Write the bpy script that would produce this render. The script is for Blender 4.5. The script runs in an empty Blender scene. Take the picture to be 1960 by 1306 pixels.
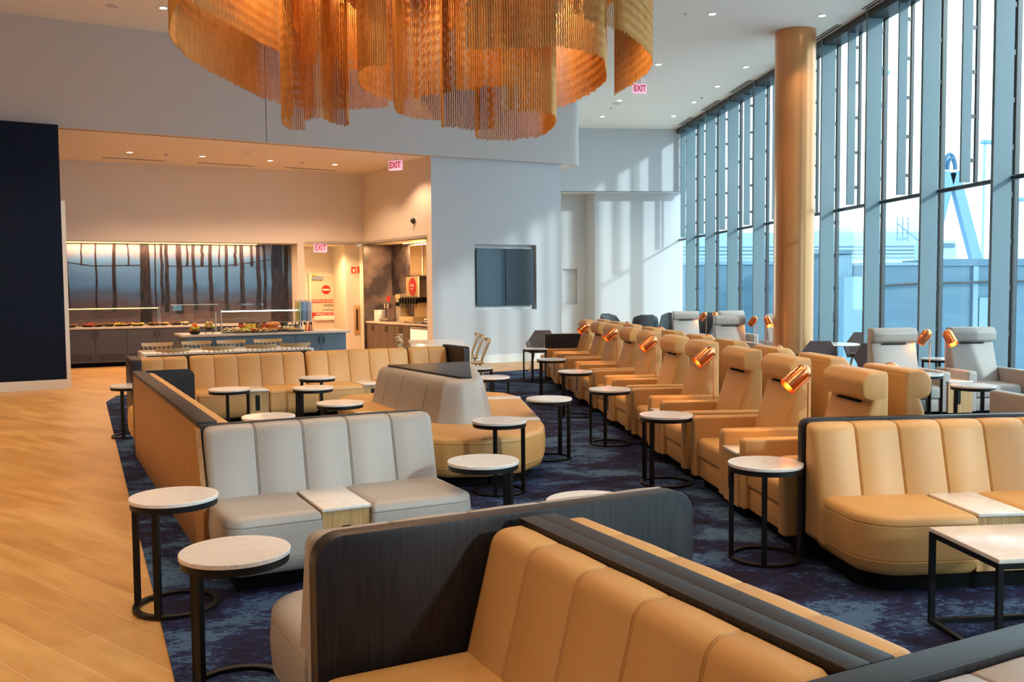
import bpy, bmesh, math, random
from mathutils import Vector, Matrix
random.seed(7)
C = bpy.context.scene.collection
PI = math.pi
def R(a): return math.radians(a)
# ---------------------------------------------------------------- camera
F = 1780.; H = 1.75; HC = 552.5; ROLL = .0082
pitch = math.atan((653-HC)/F); yaw = math.atan(180/F)
fw = Vector((math.sin(yaw)*math.cos(pitch), math.cos(yaw)*math.cos(pitch), -math.sin(pitch)))
r0 = Vector((math.cos(yaw), -math.sin(yaw), 0)); u0 = r0.cross(fw)
ra = math.atan(ROLL)
RT = r0*math.cos(ra)-u0*math.sin(ra); UP = u0*math.cos(ra)+r0*math.sin(ra)
def ray(x, y): return fw+RT*((x-980)/F)-UP*((y-653)/F)
def P(x, y, z=0):
    d = ray(x, y); t = (z-H)/d.z; return Vector((d.x*t, d.y*t, z))
def PY(x, y, Y):
    d = ray(x, y); t = Y/d.y; return Vector((d.x*t, Y, H+d.z*t))
cd = bpy.data.cameras.new('camera'); cam = bpy.data.objects.new('camera', cd); C.objects.link(cam)
cd.sensor_width = 36; cd.lens = 36*F/1960; cd.clip_start = .05; cd.clip_end = 600
m = Matrix((RT, UP, -fw)).transposed().to_4x4(); m.translation = (0, 0, H); cam.matrix_world = m
bpy.context.scene.camera = cam
# ---------------------------------------------------------------- materials
def nm(name):
    mt = bpy.data.materials.new(name); mt.use_nodes = True
    nt = mt.node_tree; return mt, nt, nt.nodes['Principled BSDF']
def L(nt, a, b): nt.links.new(a, b)
def tex(nt, kind, **k):
    n = nt.nodes.new(kind)
    for a, b in k.items():
        if a in n.inputs: n.inputs[a].default_value = b
        else: setattr(n, a, b)
    return n
def coords(nt, scale=(1, 1, 1), rot=(0, 0, 0), world=False):
    mp = nt.nodes.new('ShaderNodeMapping'); mp.inputs['Scale'].default_value = scale; mp.inputs['Rotation'].default_value = rot
    if world:
        g = nt.nodes.new('ShaderNodeNewGeometry'); L(nt, g.outputs['Position'], mp.inputs[0])
    else:
        g = nt.nodes.new('ShaderNodeTexCoord'); L(nt, g.outputs['Object'], mp.inputs[0])
    return mp.outputs[0]
def ramp(nt, src, stops):
    r = nt.nodes.new('ShaderNodeValToRGB'); e = r.color_ramp.elements
    while len(e) < len(stops): e.new(.5)
    for i, (p, c) in enumerate(stops):
        e[i].position = p; e[i].color = (*c, 1)
    L(nt, src, r.inputs[0]); return r.outputs[0]
def plain(name, col, rough=.5, metal=0, spec=.5, em=None, es=0, coat=0):
    mt, nt, b = nm(name)
    b.inputs['Base Color'].default_value = (*col, 1); b.inputs['Roughness'].default_value = rough
    b.inputs['Metallic'].default_value = metal; b.inputs['Specular IOR Level'].default_value = spec
    b.inputs['Coat Weight'].default_value = coat
    if em: b.inputs['Emission Color'].default_value = (*em, 1); b.inputs['Emission Strength'].default_value = es
    return mt
def noisy(name, c1, c2, scale, rough=.5, sc=(1, 1, 1), bump=0, metal=0, detail=4, p=(.35, .65), spec=.5, world=False, rot=(0, 0, 0)):
    mt, nt, b = nm(name)
    n = tex(nt, 'ShaderNodeTexNoise', Scale=scale, Detail=detail)
    L(nt, coords(nt, sc, rot, world), n.inputs['Vector'])
    L(nt, ramp(nt, n.outputs['Fac'], [(p[0], c1), (p[1], c2)]), b.inputs['Base Color'])
    b.inputs['Roughness'].default_value = rough; b.inputs['Metallic'].default_value = metal
    b.inputs['Specular IOR Level'].default_value = spec
    if bump:
        bp = nt.nodes.new('ShaderNodeBump'); bp.inputs['Strength'].default_value = bump; bp.inputs['Distance'].default_value = .002
        L(nt, n.outputs['Fac'], bp.inputs['Height']); L(nt, bp.outputs[0], b.inputs['Normal'])
    return mt
M = {}
M['tan'] = noisy('tan_leather', (.555, .310, .108), (.585, .330, .118), 90, .46, bump=.2, detail=6)
M['grey'] = noisy('grey_leather', (.355, .328, .308), (.375, .345, .325), 90, .46, bump=.2, detail=6)
M['veneer'] = noisy('dark_veneer', (.008, .007, .009), (.028, .024, .028), 9, .4, sc=(9, 9, .55), detail=8, p=(.3, .72), spec=.35)
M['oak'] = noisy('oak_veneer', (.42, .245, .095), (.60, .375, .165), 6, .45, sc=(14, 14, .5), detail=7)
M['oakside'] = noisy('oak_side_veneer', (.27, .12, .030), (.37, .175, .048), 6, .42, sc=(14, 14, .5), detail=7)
M['black'] = plain('black_powder_coat', (.006, .006, .007), .42, spec=.25)
M['plinth'] = plain('black_plinth', (.004, .004, .005), .8, spec=.1)
M['white'] = plain('white_paint', (.80, .79, .77), .6)
M['trimw'] = plain('white_trim', (.82, .82, .80), .45)
M['ceil'] = plain('ceiling_white', (.80, .78, .75), .8)
M['wallg'] = noisy('pale_grey_wallcovering', (.555, .585, .63), (.59, .62, .665), 90, .7, sc=(1, 1, 3))
M['bulk'] = plain('bulkhead_paint', (.56, .53, .525), .75)
M['warmw'] = plain('warm_white_paint', (.70, .66, .61), .75)
M['navyw'] = noisy('navy_wallcovering', (.003, .009, .028), (.005, .013, .036), 50, .75, spec=.2)
M['steel'] = plain('brushed_steel', (.55, .54, .52), .3, 1)
M['chrome'] = plain('chrome', (.8, .8, .8), .12, 1)
M['fin'] = plain('window_fin_paint', (.115, .185, .225), .5)
M['mull'] = plain('dark_mullion', (.02, .024, .03), .4)
M['copper'] = plain('copper', (.88, .30, .12), .22, 1)
M['column'] = plain('champagne_column', (.66, .30, .115), .30, .45, coat=.2)
M['cabgrey'] = plain('grey_cabinet', (.058, .062, .082), .5)
M['cabblue'] = plain('slate_blue_cabinet', (.10, .17, .24), .45)
M['cabbrown'] = plain('taupe_cabinet', (.13, .09, .075), .5)
M['worktop'] = noisy('stone_worktop', (.56, .50, .45), (.66, .60, .55), 30, .3)
M['screen'] = plain('screen_glass', (.012, .03, .05), .22, coat=.4)
M['darkfab'] = noisy('charcoal_fabric', (.105, .082, .082), (.14, .11, .108), 80, .85)
M['bluefab'] = noisy('blue_charcoal_fabric', (.045, .055, .07), (.07, .085, .10), 80, .8)
M['birch'] = noisy('pale_beech', (.52, .34, .16), (.64, .44, .22), 8, .4, sc=(1, 1, .3))
M['red'] = plain('sign_red', (.62, .015, .012), .45)
M['exitw'] = plain('exit_panel', (.85, .55, .68), .4, em=(1, .50, .72), es=.32)
M['exitr'] = plain('exit_red', (.55, .0, .015), .4, em=(1, .0, .03), es=.08)
M['signtext'] = plain('sign_white', (.85, .83, .8), .5)
M['ink'] = plain('sign_ink', (.05, .04, .04), .5)
M['yellow'] = plain('yellow_plastic', (.75, .55, .03), .4)
M['led'] = plain('led_strip', (1, .7, .35), .4, em=(1, .46, .14), es=3)
M['ledw'] = plain('led_tube', (1, .9, .8), .4, em=(1, .86, .66), es=5)
M['dl'] = plain('downlight_lens', (1, .95, .85), .4, em=(1, .90, .74), es=9)
M['dlw'] = plain('warm_downlight_lens', (1, .9, .7), .4, em=(1, .78, .50), es=7)
M['bulb'] = plain('lamp_bulb', (1, .7, .3), .4, em=(1, .52, .13), es=16)
M['slot'] = plain('slot_black', (.03, .028, .026), .6)
M['asphalt'] = noisy('apron_concrete', (.50, .54, .56), (.58, .61, .62), .5, .9)
M['bridge'] = noisy('jet_bridge_blue', (.045, .115, .18), (.06, .14, .205), .6, .6, sc=(.4, .4, 3))
M['bridge2'] = plain('jet_bridge_pale', (.13, .24, .33), .6)
M['hall'] = plain('pale_terminal_roof', (.42, .56, .64), .6)
M['hall2'] = plain('pale_terminal_band', (.24, .38, .48), .6)
M['mast'] = plain('painted_mast', (.10, .24, .40), .5)
M['hose'] = plain('blue_hose', (.03, .11, .20), .5)
def marble():
    mt, nt, b = nm('white_marble')
    n = tex(nt, 'ShaderNodeTexNoise', Scale=3.2, Detail=9, Roughness=.6, Distortion=1.6)
    L(nt, coords(nt, world=True), n.inputs['Vector'])
    L(nt, ramp(nt, n.outputs['Fac'], [(0, (.80, .775, .755)), (.488, (.80, .775, .755)), (.5, (.66, .62, .59)), (.512, (.80, .775, .755)), (1, (.81, .785, .765))]), b.inputs['Base Color'])
    b.inputs['Roughness'].default_value = .16; return mt
M['marble'] = marble()
def planks():
    mt, nt, b = nm('oak_plank_floor')
    v = coords(nt, (1, 1, 1), (0, 0, R(45)), True)      # boards run diagonally
    br = tex(nt, 'ShaderNodeTexBrick', Scale=1.0, offset=.5)
    br.inputs['Brick Width'].default_value = .92; br.inputs['Row Height'].default_value = .225
    br.inputs['Mortar Size'].default_value = .0023; br.inputs['Mortar Smooth'].default_value = .1
    br.inputs['Color1'].default_value = (.1, .1, .1, 1); br.inputs['Color2'].default_value = (.9, .9, .9, 1); br.inputs['Mortar'].default_value = (.5, .5, .5, 1)
    L(nt, v, br.inputs['Vector'])
    mp = nt.nodes.new('ShaderNodeMapping'); mp.inputs['Scale'].default_value = (1.4, 9, 1); L(nt, v, mp.inputs[0])
    n = tex(nt, 'ShaderNodeTexNoise', Scale=1.0, Detail=8, Roughness=.6, Distortion=.5); L(nt, mp.outputs[0], n.inputs['Vector'])
    mx = nt.nodes.new('ShaderNodeMix'); mx.data_type = 'FLOAT'; mx.inputs[0].default_value = .28
    L(nt, n.outputs['Fac'], mx.inputs[2]); L(nt, br.outputs['Color'], mx.inputs[3])
    col = ramp(nt, mx.outputs[0], [(.25, (.44, .225, .066)), (.5, (.57, .325, .108)), (.75, (.70, .45, .185))])
    m2 = nt.nodes.new('ShaderNodeMix'); m2.data_type = 'RGBA'; L(nt, br.outputs['Fac'], m2.inputs[0]); L(nt, col, m2.inputs[6]); m2.inputs[7].default_value = (.74, .50, .28, 1)
    L(nt, m2.outputs[2], b.inputs['Base Color'])
    r = nt.nodes.new('ShaderNodeMath'); r.operation = 'MULTIPLY_ADD'; r.inputs[1].default_value = .2; r.inputs[2].default_value = .27; L(nt, n.outputs['Fac'], r.inputs[0]); L(nt, r.outputs[0], b.inputs['Roughness'])
    return mt
M['planks'] = planks()
def carpet():
    mt, nt, b = nm('abstract_blue_carpet')
    v = coords(nt, (1.5, 2.3, 1), (0, 0, R(-20)), True)
    n1 = tex(nt, 'ShaderNodeTexNoise', Scale=1.1, Detail=6, Roughness=.66, Distortion=.3); L(nt, v, n1.inputs['Vector'])
    n2 = tex(nt, 'ShaderNodeTexNoise', Scale=13, Detail=7, Roughness=.8); L(nt, v, n2.inputs['Vector'])
    vo = tex(nt, 'ShaderNodeTexVoronoi', Scale=1.0, distance='CHEBYCHEV'); L(nt, coords(nt, (1, 2, 1), (0, 0, R(-20)), True), vo.inputs['Vector'])
    sx = nt.nodes.new('ShaderNodeSeparateColor'); L(nt, vo.outputs['Color'], sx.inputs[0])
    a = nt.nodes.new('ShaderNodeMath'); a.operation = 'MULTIPLY_ADD'; a.inputs[1].default_value = .75; L(nt, n2.outputs['Fac'], a.inputs[0]); L(nt, n1.outputs['Fac'], a.inputs[2])
    a2 = nt.nodes.new('ShaderNodeMath'); a2.operation = 'MULTIPLY_ADD'; a2.inputs[1].default_value = .11; L(nt, sx.outputs[0], a2.inputs[0]); L(nt, a.outputs[0], a2.inputs[2])
    col = ramp(nt, a2.outputs[0], [(.76, (.014, .012, .027)), (.86, (.019, .019, .052)), (.94, (.021, .031, .098)), (.985, (.036, .070, .170)), (1.0, (.07, .14, .26))])
    f = tex(nt, 'ShaderNodeTexNoise', Scale=170, Detail=2); L(nt, coords(nt, world=True), f.inputs['Vector'])
    m2 = nt.nodes.new('ShaderNodeMix'); m2.data_type = 'RGBA'; m2.blend_type = 'MULTIPLY'; m2.inputs[0].default_value = .6
    L(nt, col, m2.inputs[6]); L(nt, ramp(nt, f.outputs['Fac'], [(.3, (.45, .45, .45)), (.7, (1, 1, 1))]), m2.inputs[7]); L(nt, m2.outputs[2], b.inputs['Base Color'])
    b.inputs['Roughness'].default_value = .95; b.inputs['Specular IOR Level'].default_value = .1
    bp = nt.nodes.new('ShaderNodeBump'); bp.inputs['Strength'].default_value = .6; bp.inputs['Distance'].default_value = .004
    L(nt, f.outputs['Fac'], bp.inputs['Height']); L(nt, bp.outputs[0], b.inputs['Normal'])
    return mt
M['carpet'] = carpet()
def mural():
    mt, nt, b = nm('misty_forest_mural')
    n = tex(nt, 'ShaderNodeTexNoise', Scale=2.2, Detail=8, Distortion=.6); L(nt, coords(nt), n.inputs['Vector'])
    s = nt.nodes.new('ShaderNodeSeparateXYZ'); L(nt, coords(nt), s.inputs[0])
    a = nt.nodes.new('ShaderNodeMath'); a.operation = 'MULTIPLY_ADD'; a.inputs[1].default_value = .55; L(nt, n.outputs['Fac'], a.inputs[0])
    a.inputs[1].default_value = .22
    d = nt.nodes.new('ShaderNodeMath'); d.operation = 'MULTIPLY'; d.inputs[1].default_value = .5; L(nt, s.outputs['Z'], d.inputs[0]); L(nt, d.outputs[0], a.inputs[2])
    col = ramp(nt, a.outputs[0], [(.10, (.15, .10, .11)), (.36, (.075, .055, .07)), (.42, (.07, .085, .14)), (.50, (.055, .10, .20)), (.62, (.075, .20, .46)), (.90, (.09, .21, .44)), (1.0, (.16, .17, .22))])
    L(nt, col, b.inputs['Base Color']); b.inputs['Roughness'].default_value = .22
    return mt
M['mural'] = mural()
M['trunk'] = noisy('mural_trunk_print', (.035, .03, .035), (.09, .07, .075), 9, .22, sc=(3, 3, .4), detail=6)
M['stone'] = noisy('dark_marbled_panel', (.05, .042, .05), (.20, .15, .14), 2.2, .2, detail=9, p=(.4, .7))
def glassm(name, tint, refl):
    mt = bpy.data.materials.new(name); mt.use_nodes = True; nt = mt.node_tree; nt.nodes.clear()
    o = nt.nodes.new('ShaderNodeOutputMaterial'); mx = nt.nodes.new('ShaderNodeMixShader')
    t = nt.nodes.new('ShaderNodeBsdfTransparent'); t.inputs[0].default_value = (*tint, 1)
    g = nt.nodes.new('ShaderNodeBsdfGlossy'); g.inputs['Roughness'].default_value = .02; g.inputs[0].default_value = (.9, .95, 1, 1)
    lw = nt.nodes.new('ShaderNodeLayerWeight'); pw = nt.nodes.new('ShaderNodeMath'); pw.operation = 'POWER'; pw.inputs[1].default_value = 5
    fr = nt.nodes.new('ShaderNodeMath'); fr.operation = 'MULTIPLY_ADD'; fr.inputs[1].default_value = .6; fr.inputs[2].default_value = refl
    L(nt, lw.outputs['Facing'], pw.inputs[0]); L(nt, pw.outputs[0], fr.inputs[0])
    L(nt, fr.outputs[0], mx.inputs[0]); L(nt, t.outputs[0], mx.inputs[1]); L(nt, g.outputs[0], mx.inputs[2]); L(nt, mx.outputs[0], o.inputs[0])
    return mt
M['glass'] = glassm('window_glass', (.86, .95, .97), .03)
M['sneeze'] = glassm('clear_glass', (.92, .97, .95), .05)
M['chain'] = noisy('orange_gold_chain', (.52, .225, .045), (.62, .30, .08), 14, .42, sc=(1, 1, .3), metal=.3)
# ---------------------------------------------------------------- mesh helpers
IM = lambda a, b, h: Vector((a, b, h))
def fin_mesh(name, bm, mt, smooth=True, ang=35):
    bmesh.ops.recalc_face_normals(bm, faces=bm.faces)
    me = bpy.data.meshes.new(name); bm.to_mesh(me); bm.free(); me.materials.append(mt)
    if smooth:
        me.polygons.foreach_set('use_smooth', [True]*len(me.polygons)); me.set_sharp_from_angle(angle=R(ang))
    return me
def obj(name, bm, mt, parent=None, smooth=True, ang=35):
    o = bpy.data.objects.new(name, fin_mesh(name, bm, mt, smooth, ang)); C.objects.link(o)
    if parent is not None: o.parent = parent
    return o
def tag(o, label=None, cat=None, group=None, kind=None):
    if label: o['label'] = label
    if cat: o['category'] = cat
    if group: o['group'] = group
    if kind: o['kind'] = kind
    return o
def thing(name, label, cat, loc=(0, 0, 0), rz=0, group=None, kind=None):
    o = bpy.data.objects.new(name, None); C.objects.link(o); o.empty_display_size = .1
    o.location = loc; o.rotation_euler = (0, 0, rz)
    return tag(o, label, cat, group, kind)
def struct(name, bm, mt, smooth=False): return tag(obj(name, bm, mt, None, smooth), kind='structure')
def dup(root, loc, rz, label, group=None):
    r = root.copy(); C.objects.link(r); r.location = loc; r.rotation_euler = (0, 0, rz); r['label'] = label
    if group: r['group'] = group
    for ch in list(root.children):
        c = ch.copy(); C.objects.link(c); c.parent = r
        for g in list(ch.children):
            d = g.copy(); C.objects.link(d); d.parent = c
    return r
def place(proto, used, loc, rz, label, group=None):
    if not used:
        used.append(1); proto.location = loc; proto.rotation_euler = (0, 0, rz); proto['label'] = label
        if group: proto['group'] = group
        return proto
    return dup(proto, loc, rz, label, group)
def box(bm, x0, x1, y0, y1, z0, z1, r=0, seg=2):
    g = bmesh.ops.create_cube(bm, size=1); vs = g['verts']
    for v in vs: v.co = Vector(((x0+x1)/2+v.co.x*(x1-x0), (y0+y1)/2+v.co.y*(y1-y0), (z0+z1)/2+v.co.z*(z1-z0)))
    if r:
        es = list({e for v in vs for e in v.link_edges})
        bmesh.ops.bevel(bm, geom=es, offset=r, segments=seg, profile=.5, affect='EDGES')
    return bm
def B(*a, **k): return box(bmesh.new(), *a, **k)
def bar(bm, p, q, w, h=None, up=Vector((0, 0, 1))):
    p = Vector(p); q = Vector(q); d = (q-p).normalized(); h = h or w
    s = d.cross(up)
    if s.length < .01: s = d.cross(Vector((1, 0, 0)))
    s.normalize(); t = s.cross(d)
    vs = [[bm.verts.new(c+s*(a*w/2)+t*(b*h/2)) for a, b in ((-1, -1), (1, -1), (1, 1), (-1, 1))] for c in (p, q)]
    for i in range(4): bm.faces.new((vs[0][i], vs[0][(i+1) % 4], vs[1][(i+1) % 4], vs[1][i]))
    bm.faces.new(vs[0][::-1]); bm.faces.new(vs[1]); return bm
def tube(bm, pts, r, n=10, r2=None):
    pts = [Vector(p) for p in pts]; rings = []; a = None
    for i, p in enumerate(pts):
        d = (pts[min(i+1, len(pts)-1)]-pts[max(i-1, 0)]).normalized()
        if a is None:
            a = d.cross(Vector((0, 0, 1)))
            if a.length < .1: a = d.cross(Vector((1, 0, 0)))
        a = (a-d*a.dot(d)).normalized(); b = d.cross(a)
        rr = r if r2 is None else r+(r2-r)*i/(len(pts)-1)
        rings.append([bm.verts.new(p+a*(rr*math.cos(2*PI*k/n))+b*(rr*math.sin(2*PI*k/n))) for k in range(n)])
    for u, v in zip(rings, rings[1:]):
        for k in range(n): bm.faces.new((u[k], u[(k+1) % n], v[(k+1) % n], v[k]))
    bm.faces.new(rings[0][::-1]); bm.faces.new(rings[-1]); return bm
def lathe(bm, prof, n=24, c=(0, 0, 0), M4=None):
    c = Vector(c); rings = []
    for r, z in prof:
        if r < 1e-5: rings.append([bm.verts.new(Vector((0, 0, z)))])
        else: rings.append([bm.verts.new(Vector((r*math.cos(2*PI*k/n), r*math.sin(2*PI*k/n), z))) for k in range(n)])
    for u, v in zip(rings, rings[1:]):
        for k in range(n):
            q = (k+1) % n
            if len(u) == 1 and len(v) == 1: continue
            if len(u) == 1: bm.faces.new((u[0], v[q], v[k]))
            elif len(v) == 1: bm.faces.new((u[k], u[q], v[0]))
            else: bm.faces.new((u[k], u[q], v[q], v[k]))
    for ring in rings:
        for v in ring:
            v.co = (M4 @ v.co if M4 else v.co)+c
    return bm
class Prof(list): pass
def offpoly(pts, d):
    n = len(pts); pts = [Vector(p) for p in pts]
    ar = sum(pts[i-1].x*pts[i].y-pts[i].x*pts[i-1].y for i in range(n)); sg = 1 if ar > 0 else -1; out = []
    for i in range(n):
        a = (pts[i]-pts[i-1]).normalized(); b = (pts[(i+1) % n]-pts[i]).normalized()
        na = Vector((a.y, -a.x)); w = (na+Vector((b.y, -b.x))).normalized(); out.append(pts[i]-w*sg*d/max(.35, w.dot(na)))
    return out
def fillet(pts, rs, seg=5):
    n = len(pts); out = Prof()
    if not hasattr(rs, '__len__'): rs = [rs]*n
    out.src = (pts, rs, seg)
    for i in range(n):
        p = Vector(pts[i]); a = Vector(pts[i-1]); b = Vector(pts[(i+1) % n]); r = rs[i]
        if r < 1e-5: out.append(p); continue
        u = (a-p).normalized(); v = (b-p).normalized(); th = u.angle(v)
        if th > PI-.01: out.append(p); continue
        d = min(r/math.tan(th/2), (a-p).length*.49, (b-p).length*.49); rr = d*math.tan(th/2)
        c = p+(u+v).normalized()*(rr/math.sin(th/2)); s = p+u*d-c; e = p+v*d-c
        a0 = math.atan2(s.y, s.x); a1 = math.atan2(e.y, e.x); da = (a1-a0+PI) % (2*PI)-PI
        for k in range(seg+1):
            t = a0+da*k/seg; out.append(c+Vector((math.cos(t), math.sin(t)))*rr)
    return out
def loft(bm, prof, st, mp=IM, cap=True):
    """prof closed 2D polygon; st list of (height, inset)"""
    if hasattr(prof, 'src'):
        bp, rs, sg_ = prof.src; rs = [max(r, .004) for r in rs]; rings = []
        for h, ins in st:
            q = fillet(offpoly(bp, ins), [max(r-ins, .0008) for r in rs], sg_); rings.append([bm.verts.new(mp(v[0], v[1], h)) for v in q])
        n = len(rings[0])
        for u, v in zip(rings, rings[1:]):
            for k in range(n): bm.faces.new((u[k], u[(k+1) % n], v[(k+1) % n], v[k]))
        bm.faces.new(rings[0][::-1]); bm.faces.new(rings[-1]); return bm
    prof = [Vector(p) for p in prof]; n = len(prof)
    ar = sum(prof[i-1].x*prof[i].y-prof[i].x*prof[i-1].y for i in range(n))
    sg = 1 if ar > 0 else -1; nr = []
    for i in range(n):
        e1 = (prof[i]-prof[i-1]); e2 = (prof[(i+1) % n]-prof[i])
        a = Vector((e1.y, -e1.x)); b = Vector((e2.y, -e2.x))
        a = a.normalized() if a.length > 1e-7 else a; b = b.normalized() if b.length > 1e-7 else b
        w = (a+b); w = w.normalized() if w.length > 1e-6 else a
        nr.append(w*sg/max(.5, w.dot(a) if a.length else 1))
    rings = [[bm.verts.new(mp(*(prof[i]-nr[i]*ins), h)) for i in range(n)] for h, ins in st]
    for u, v in zip(rings, rings[1:]):
        for k in range(n): bm.faces.new((u[k], u[(k+1) % n], v[(k+1) % n], v[k]))
    if cap:
        bm.faces.new(rings[0][::-1]); bm.faces.new(rings[-1])
    return bm
def rnd(h0, h1, r, base=0, k=3):
    """stations with rounded ends"""
    s = [(h0+r*(1-math.cos(PI/2*i/k)), base+r*(1-math.sin(PI/2*i/k))) for i in range(k+1)]
    return s+[(h1-(h-h0), ins) for h, ins in reversed(s)]
def prism(pts, z0, z1, r=0, mp=IM): return loft(bmesh.new(), pts, rnd(z0, z1, r) if r else [(z0, 0), (z1, 0)], mp)
def text_mesh(s, size, mt, parent, loc, rot, name='lettering', ext=.002, align='CENTER', sx=1):
    cu = bpy.data.curves.new(name, 'FONT'); cu.body = s; cu.size = size; cu.extrude = ext; cu.align_x = align; cu.align_y = 'CENTER'; cu.offset = size*.018
    to = bpy.data.objects.new(name+'_src', cu); C.objects.link(to); bpy.context.view_layer.update()
    me = bpy.data.meshes.new_from_object(to.evaluated_get(bpy.context.evaluated_depsgraph_get())); bpy.data.objects.remove(to)
    me.materials.clear(); me.materials.append(mt); me.name = name
    o = bpy.data.objects.new(name, me); C.objects.link(o); o.location = loc; o.rotation_euler = rot; o.scale = (sx, 1, 1)
    if parent: o.parent = parent
    return o
def V2(a): return Vector((a[0], a[1]))
TH = R(21.5); e1 = Vector((math.cos(TH), math.sin(TH))); e2 = Vector((-math.sin(TH), math.cos(TH)))
ZC = 6.68; ZS = 4.75; XW = 8.45; YF = 28.7
# ================================================================ SETTING
struct('floor', B(-14, XW+.1, -8, 33, -.2, 0), M['planks'])
cl = [P(203, 771), P(262, 1010), P(300, 1160), P(335, 1306)]
cpts = [V2(p) for p in cl]+[Vector((-.7, 2.2)), Vector((-.3, -7.9)), Vector((8.3, -7.9)), Vector((8.3, 24.5)), Vector((2.75, 20.0)), V2(P(929, 714)), Vector((-.4, 18.3)), Vector((-4.1, 16.4)), V2(P(246, 756)), V2(P(222, 759))]
cpts = cpts[:]; struct('trim_1', prism(cpts, 0, .008), M['carpet'])
bpy.data.objects['trim_1'].name = 'floor_carpet'
struct('ceiling', B(-14, XW+.3, -8, 33, ZC, ZC+.2), M['ceil'])
# thin panel joints in the ceiling
# bulkhead with rounded end
bl = [Vector((-14, 14.2)), V2(P(0, 235, ZS)), V2(P(400, 264, ZS)), Vector((.33, 21.12)), Vector((3.25, 22.3))]
end = fillet([Vector((3.25, 22.3)), Vector((4.06, 22.64)), Vector((3.7, 23.7))], [0, .30, 0], 8)[1:-1]
bl2 = bl+end+[Vector((3.75, 23.6)), Vector((3.7, 28.9))]
def strip(pts, th, z0, z1):
    n = len(pts); off = []
    for i in range(n):
        d = (pts[min(i+1, n-1)]-pts[max(i-1, 0)]).normalized(); off.append(pts[i]+Vector((-d.y, d.x))*th)
    return prism(pts+off[::-1], z0, z1)
struct('wall_bulkhead', strip(bl2, .2, ZS, ZC), M['bulk'], True)
struct('ceiling_lower', prism([Vector((p.x, p.y))+Vector((-.02, .06)) for p in bl2]+[Vector((-14, 28.9))], ZS+.001, ZS+.12), M['warmw'])
off = [p+e2*.16+e1*.05 for p in [V2(P(0, 235, ZS)), V2(P(400, 264, ZS)), Vector((.33, 21.12))]]
struct('trim_2', strip(off, .035, ZS-.004, ZS+.02), M['slot'])
def hit(px, a, b):
    d2 = V2(ray(px, 560)).normalized(); w_ = (b-a).normalized(); den = d2.x*w_.y-d2.y*w_.x; return d2*((a.x*w_.y-a.y*w_.x)/den)
hp_ = hit(517, bl[2], bl[3]); hw_ = (bl[3]-bl[2]).normalized(); hn_ = Vector((hw_.y, -hw_.x))
struct('trim_3', prism([hp_-hw_*.006, hp_+hw_*.006, hp_+hw_*.006+hn_*.004, hp_-hw_*.006+hn_*.004], ZS, ZC), M['cabbrown'])
# navy wall
nr = Vector((-6.37, 17.60)); nd = (V2(P(0, 751))-nr).normalized(); nl = nr+nd*8; nn = Vector((nd.y, -nd.x)); nn = nn if nn.y > 0 else -nn
struct('wall_left', prism([nr, nl, nl+nn*.2, nr+nn*.2], 0, ZS), M['navyw'])
struct('trim_4', prism([nr+nn*.0, nr+nn*.2, nr+nn*.2-nd*.07, nr-nd*.07], 0, 3.4), M['trimw'])
struct('baseboard_left', prism([nr-nd*.0, nl, nl-nn*.02, nr-nn*.02], 0, .17), M['trimw'])
# buffet wall: header, pillar, end corner
w0 = Vector((-8.0, 22.2)); A = Vector((-1.40, 24.62)); wd = (A-w0).normalized(); wn = Vector((-wd.y, wd.x))
def WP(px, z=0, k=0):
    """point on the buffet wall line seen at image column px"""
    d = ray(px, 560); d2 = V2(d).normalized(); o = w0+wn*k
    den = d2.x*wd.y-d2.y*wd.x; t = (o.x*wd.y-o.y*wd.x)/den; return d2*t
wl = w0-wd*6
struct('wall_back', prism([wl, A, A+wn*.25, wl+wn*.25], 2.93, ZS), M['warmw'])
p1 = WP(571); p2 = WP(584)
struct('wall_back_pier', prism([p1, p2, p2+wn*1.8, p1+wn*.7], 0, 2.93), M['warmw'])
struct('wall_back_recess', prism([wl+wn*.75, p1+wn*.75, p1+wn*.85, wl+wn*.85], 0, 3.1), M['warmw'])
struct('ceiling_recess', prism([wl+wn*.1, p1+wn*.1, p1+wn*.8, wl+wn*.8], 2.93, 3.0), M['warmw'])
# corridor with the secured door
ec = p2+wn*1.8; ed = A+wn*1.8+wd*.1
struct('wall_corridor', prism([ec-wd*.3, ed, ed+wn*.1, ec-wd*.3+wn*.1], 0, 2.95), M['warmw'])
c1_ = WP(661, 0, .55); c2_ = A+wn*.55+wd*.1
struct('wall_corridor_side', prism([c1_, c2_, c2_+wn*.15, c1_+wn*.15+wn*1.25, c1_+wn*1.25], 0, 2.93), M['warmw'])
struct('ceiling_corridor', prism([p2, A, A+wn*1.8, p2+wn*1.8], 2.93, 3.0), M['warmw'])
# alcove wall A-B
Bp = Vector((.34, 21.32)); ad = (Bp-A).normalized(); an = Vector((-ad.y, ad.x)); an = an if an.x > 0 else -an
def AP(px, k=0):
    d2 = V2(ray(px, 560)).normalized(); o = A+an*k
    den = d2.x*ad.y-d2.y*ad.x; t = (o.x*ad.y-o.y*ad.x)/den; return d2*t
a1 = AP(696); b1 = AP(819)
struct('wall_alcove_header', prism([A, Bp, Bp+an*.12, A+an*.12], 2.93, ZS), M['warmw'])
struct('wall_alcove_pier', prism([b1, Bp, Bp+an*.4, b1+an*.9], 0, 2.93), M['warmw'])
struct('wall_alcove_back', prism([a1+an*.8, b1+an*.8, b1+an*.9, a1+an*.9], 0, 2.93), M['stone'])
struct('wall_alcove_side', prism([a1-ad*.02, a1+an*.85-ad*.02, a1+an*.85+ad*.03, a1+ad*.03], 0, 2.93), M['stone'])
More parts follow.
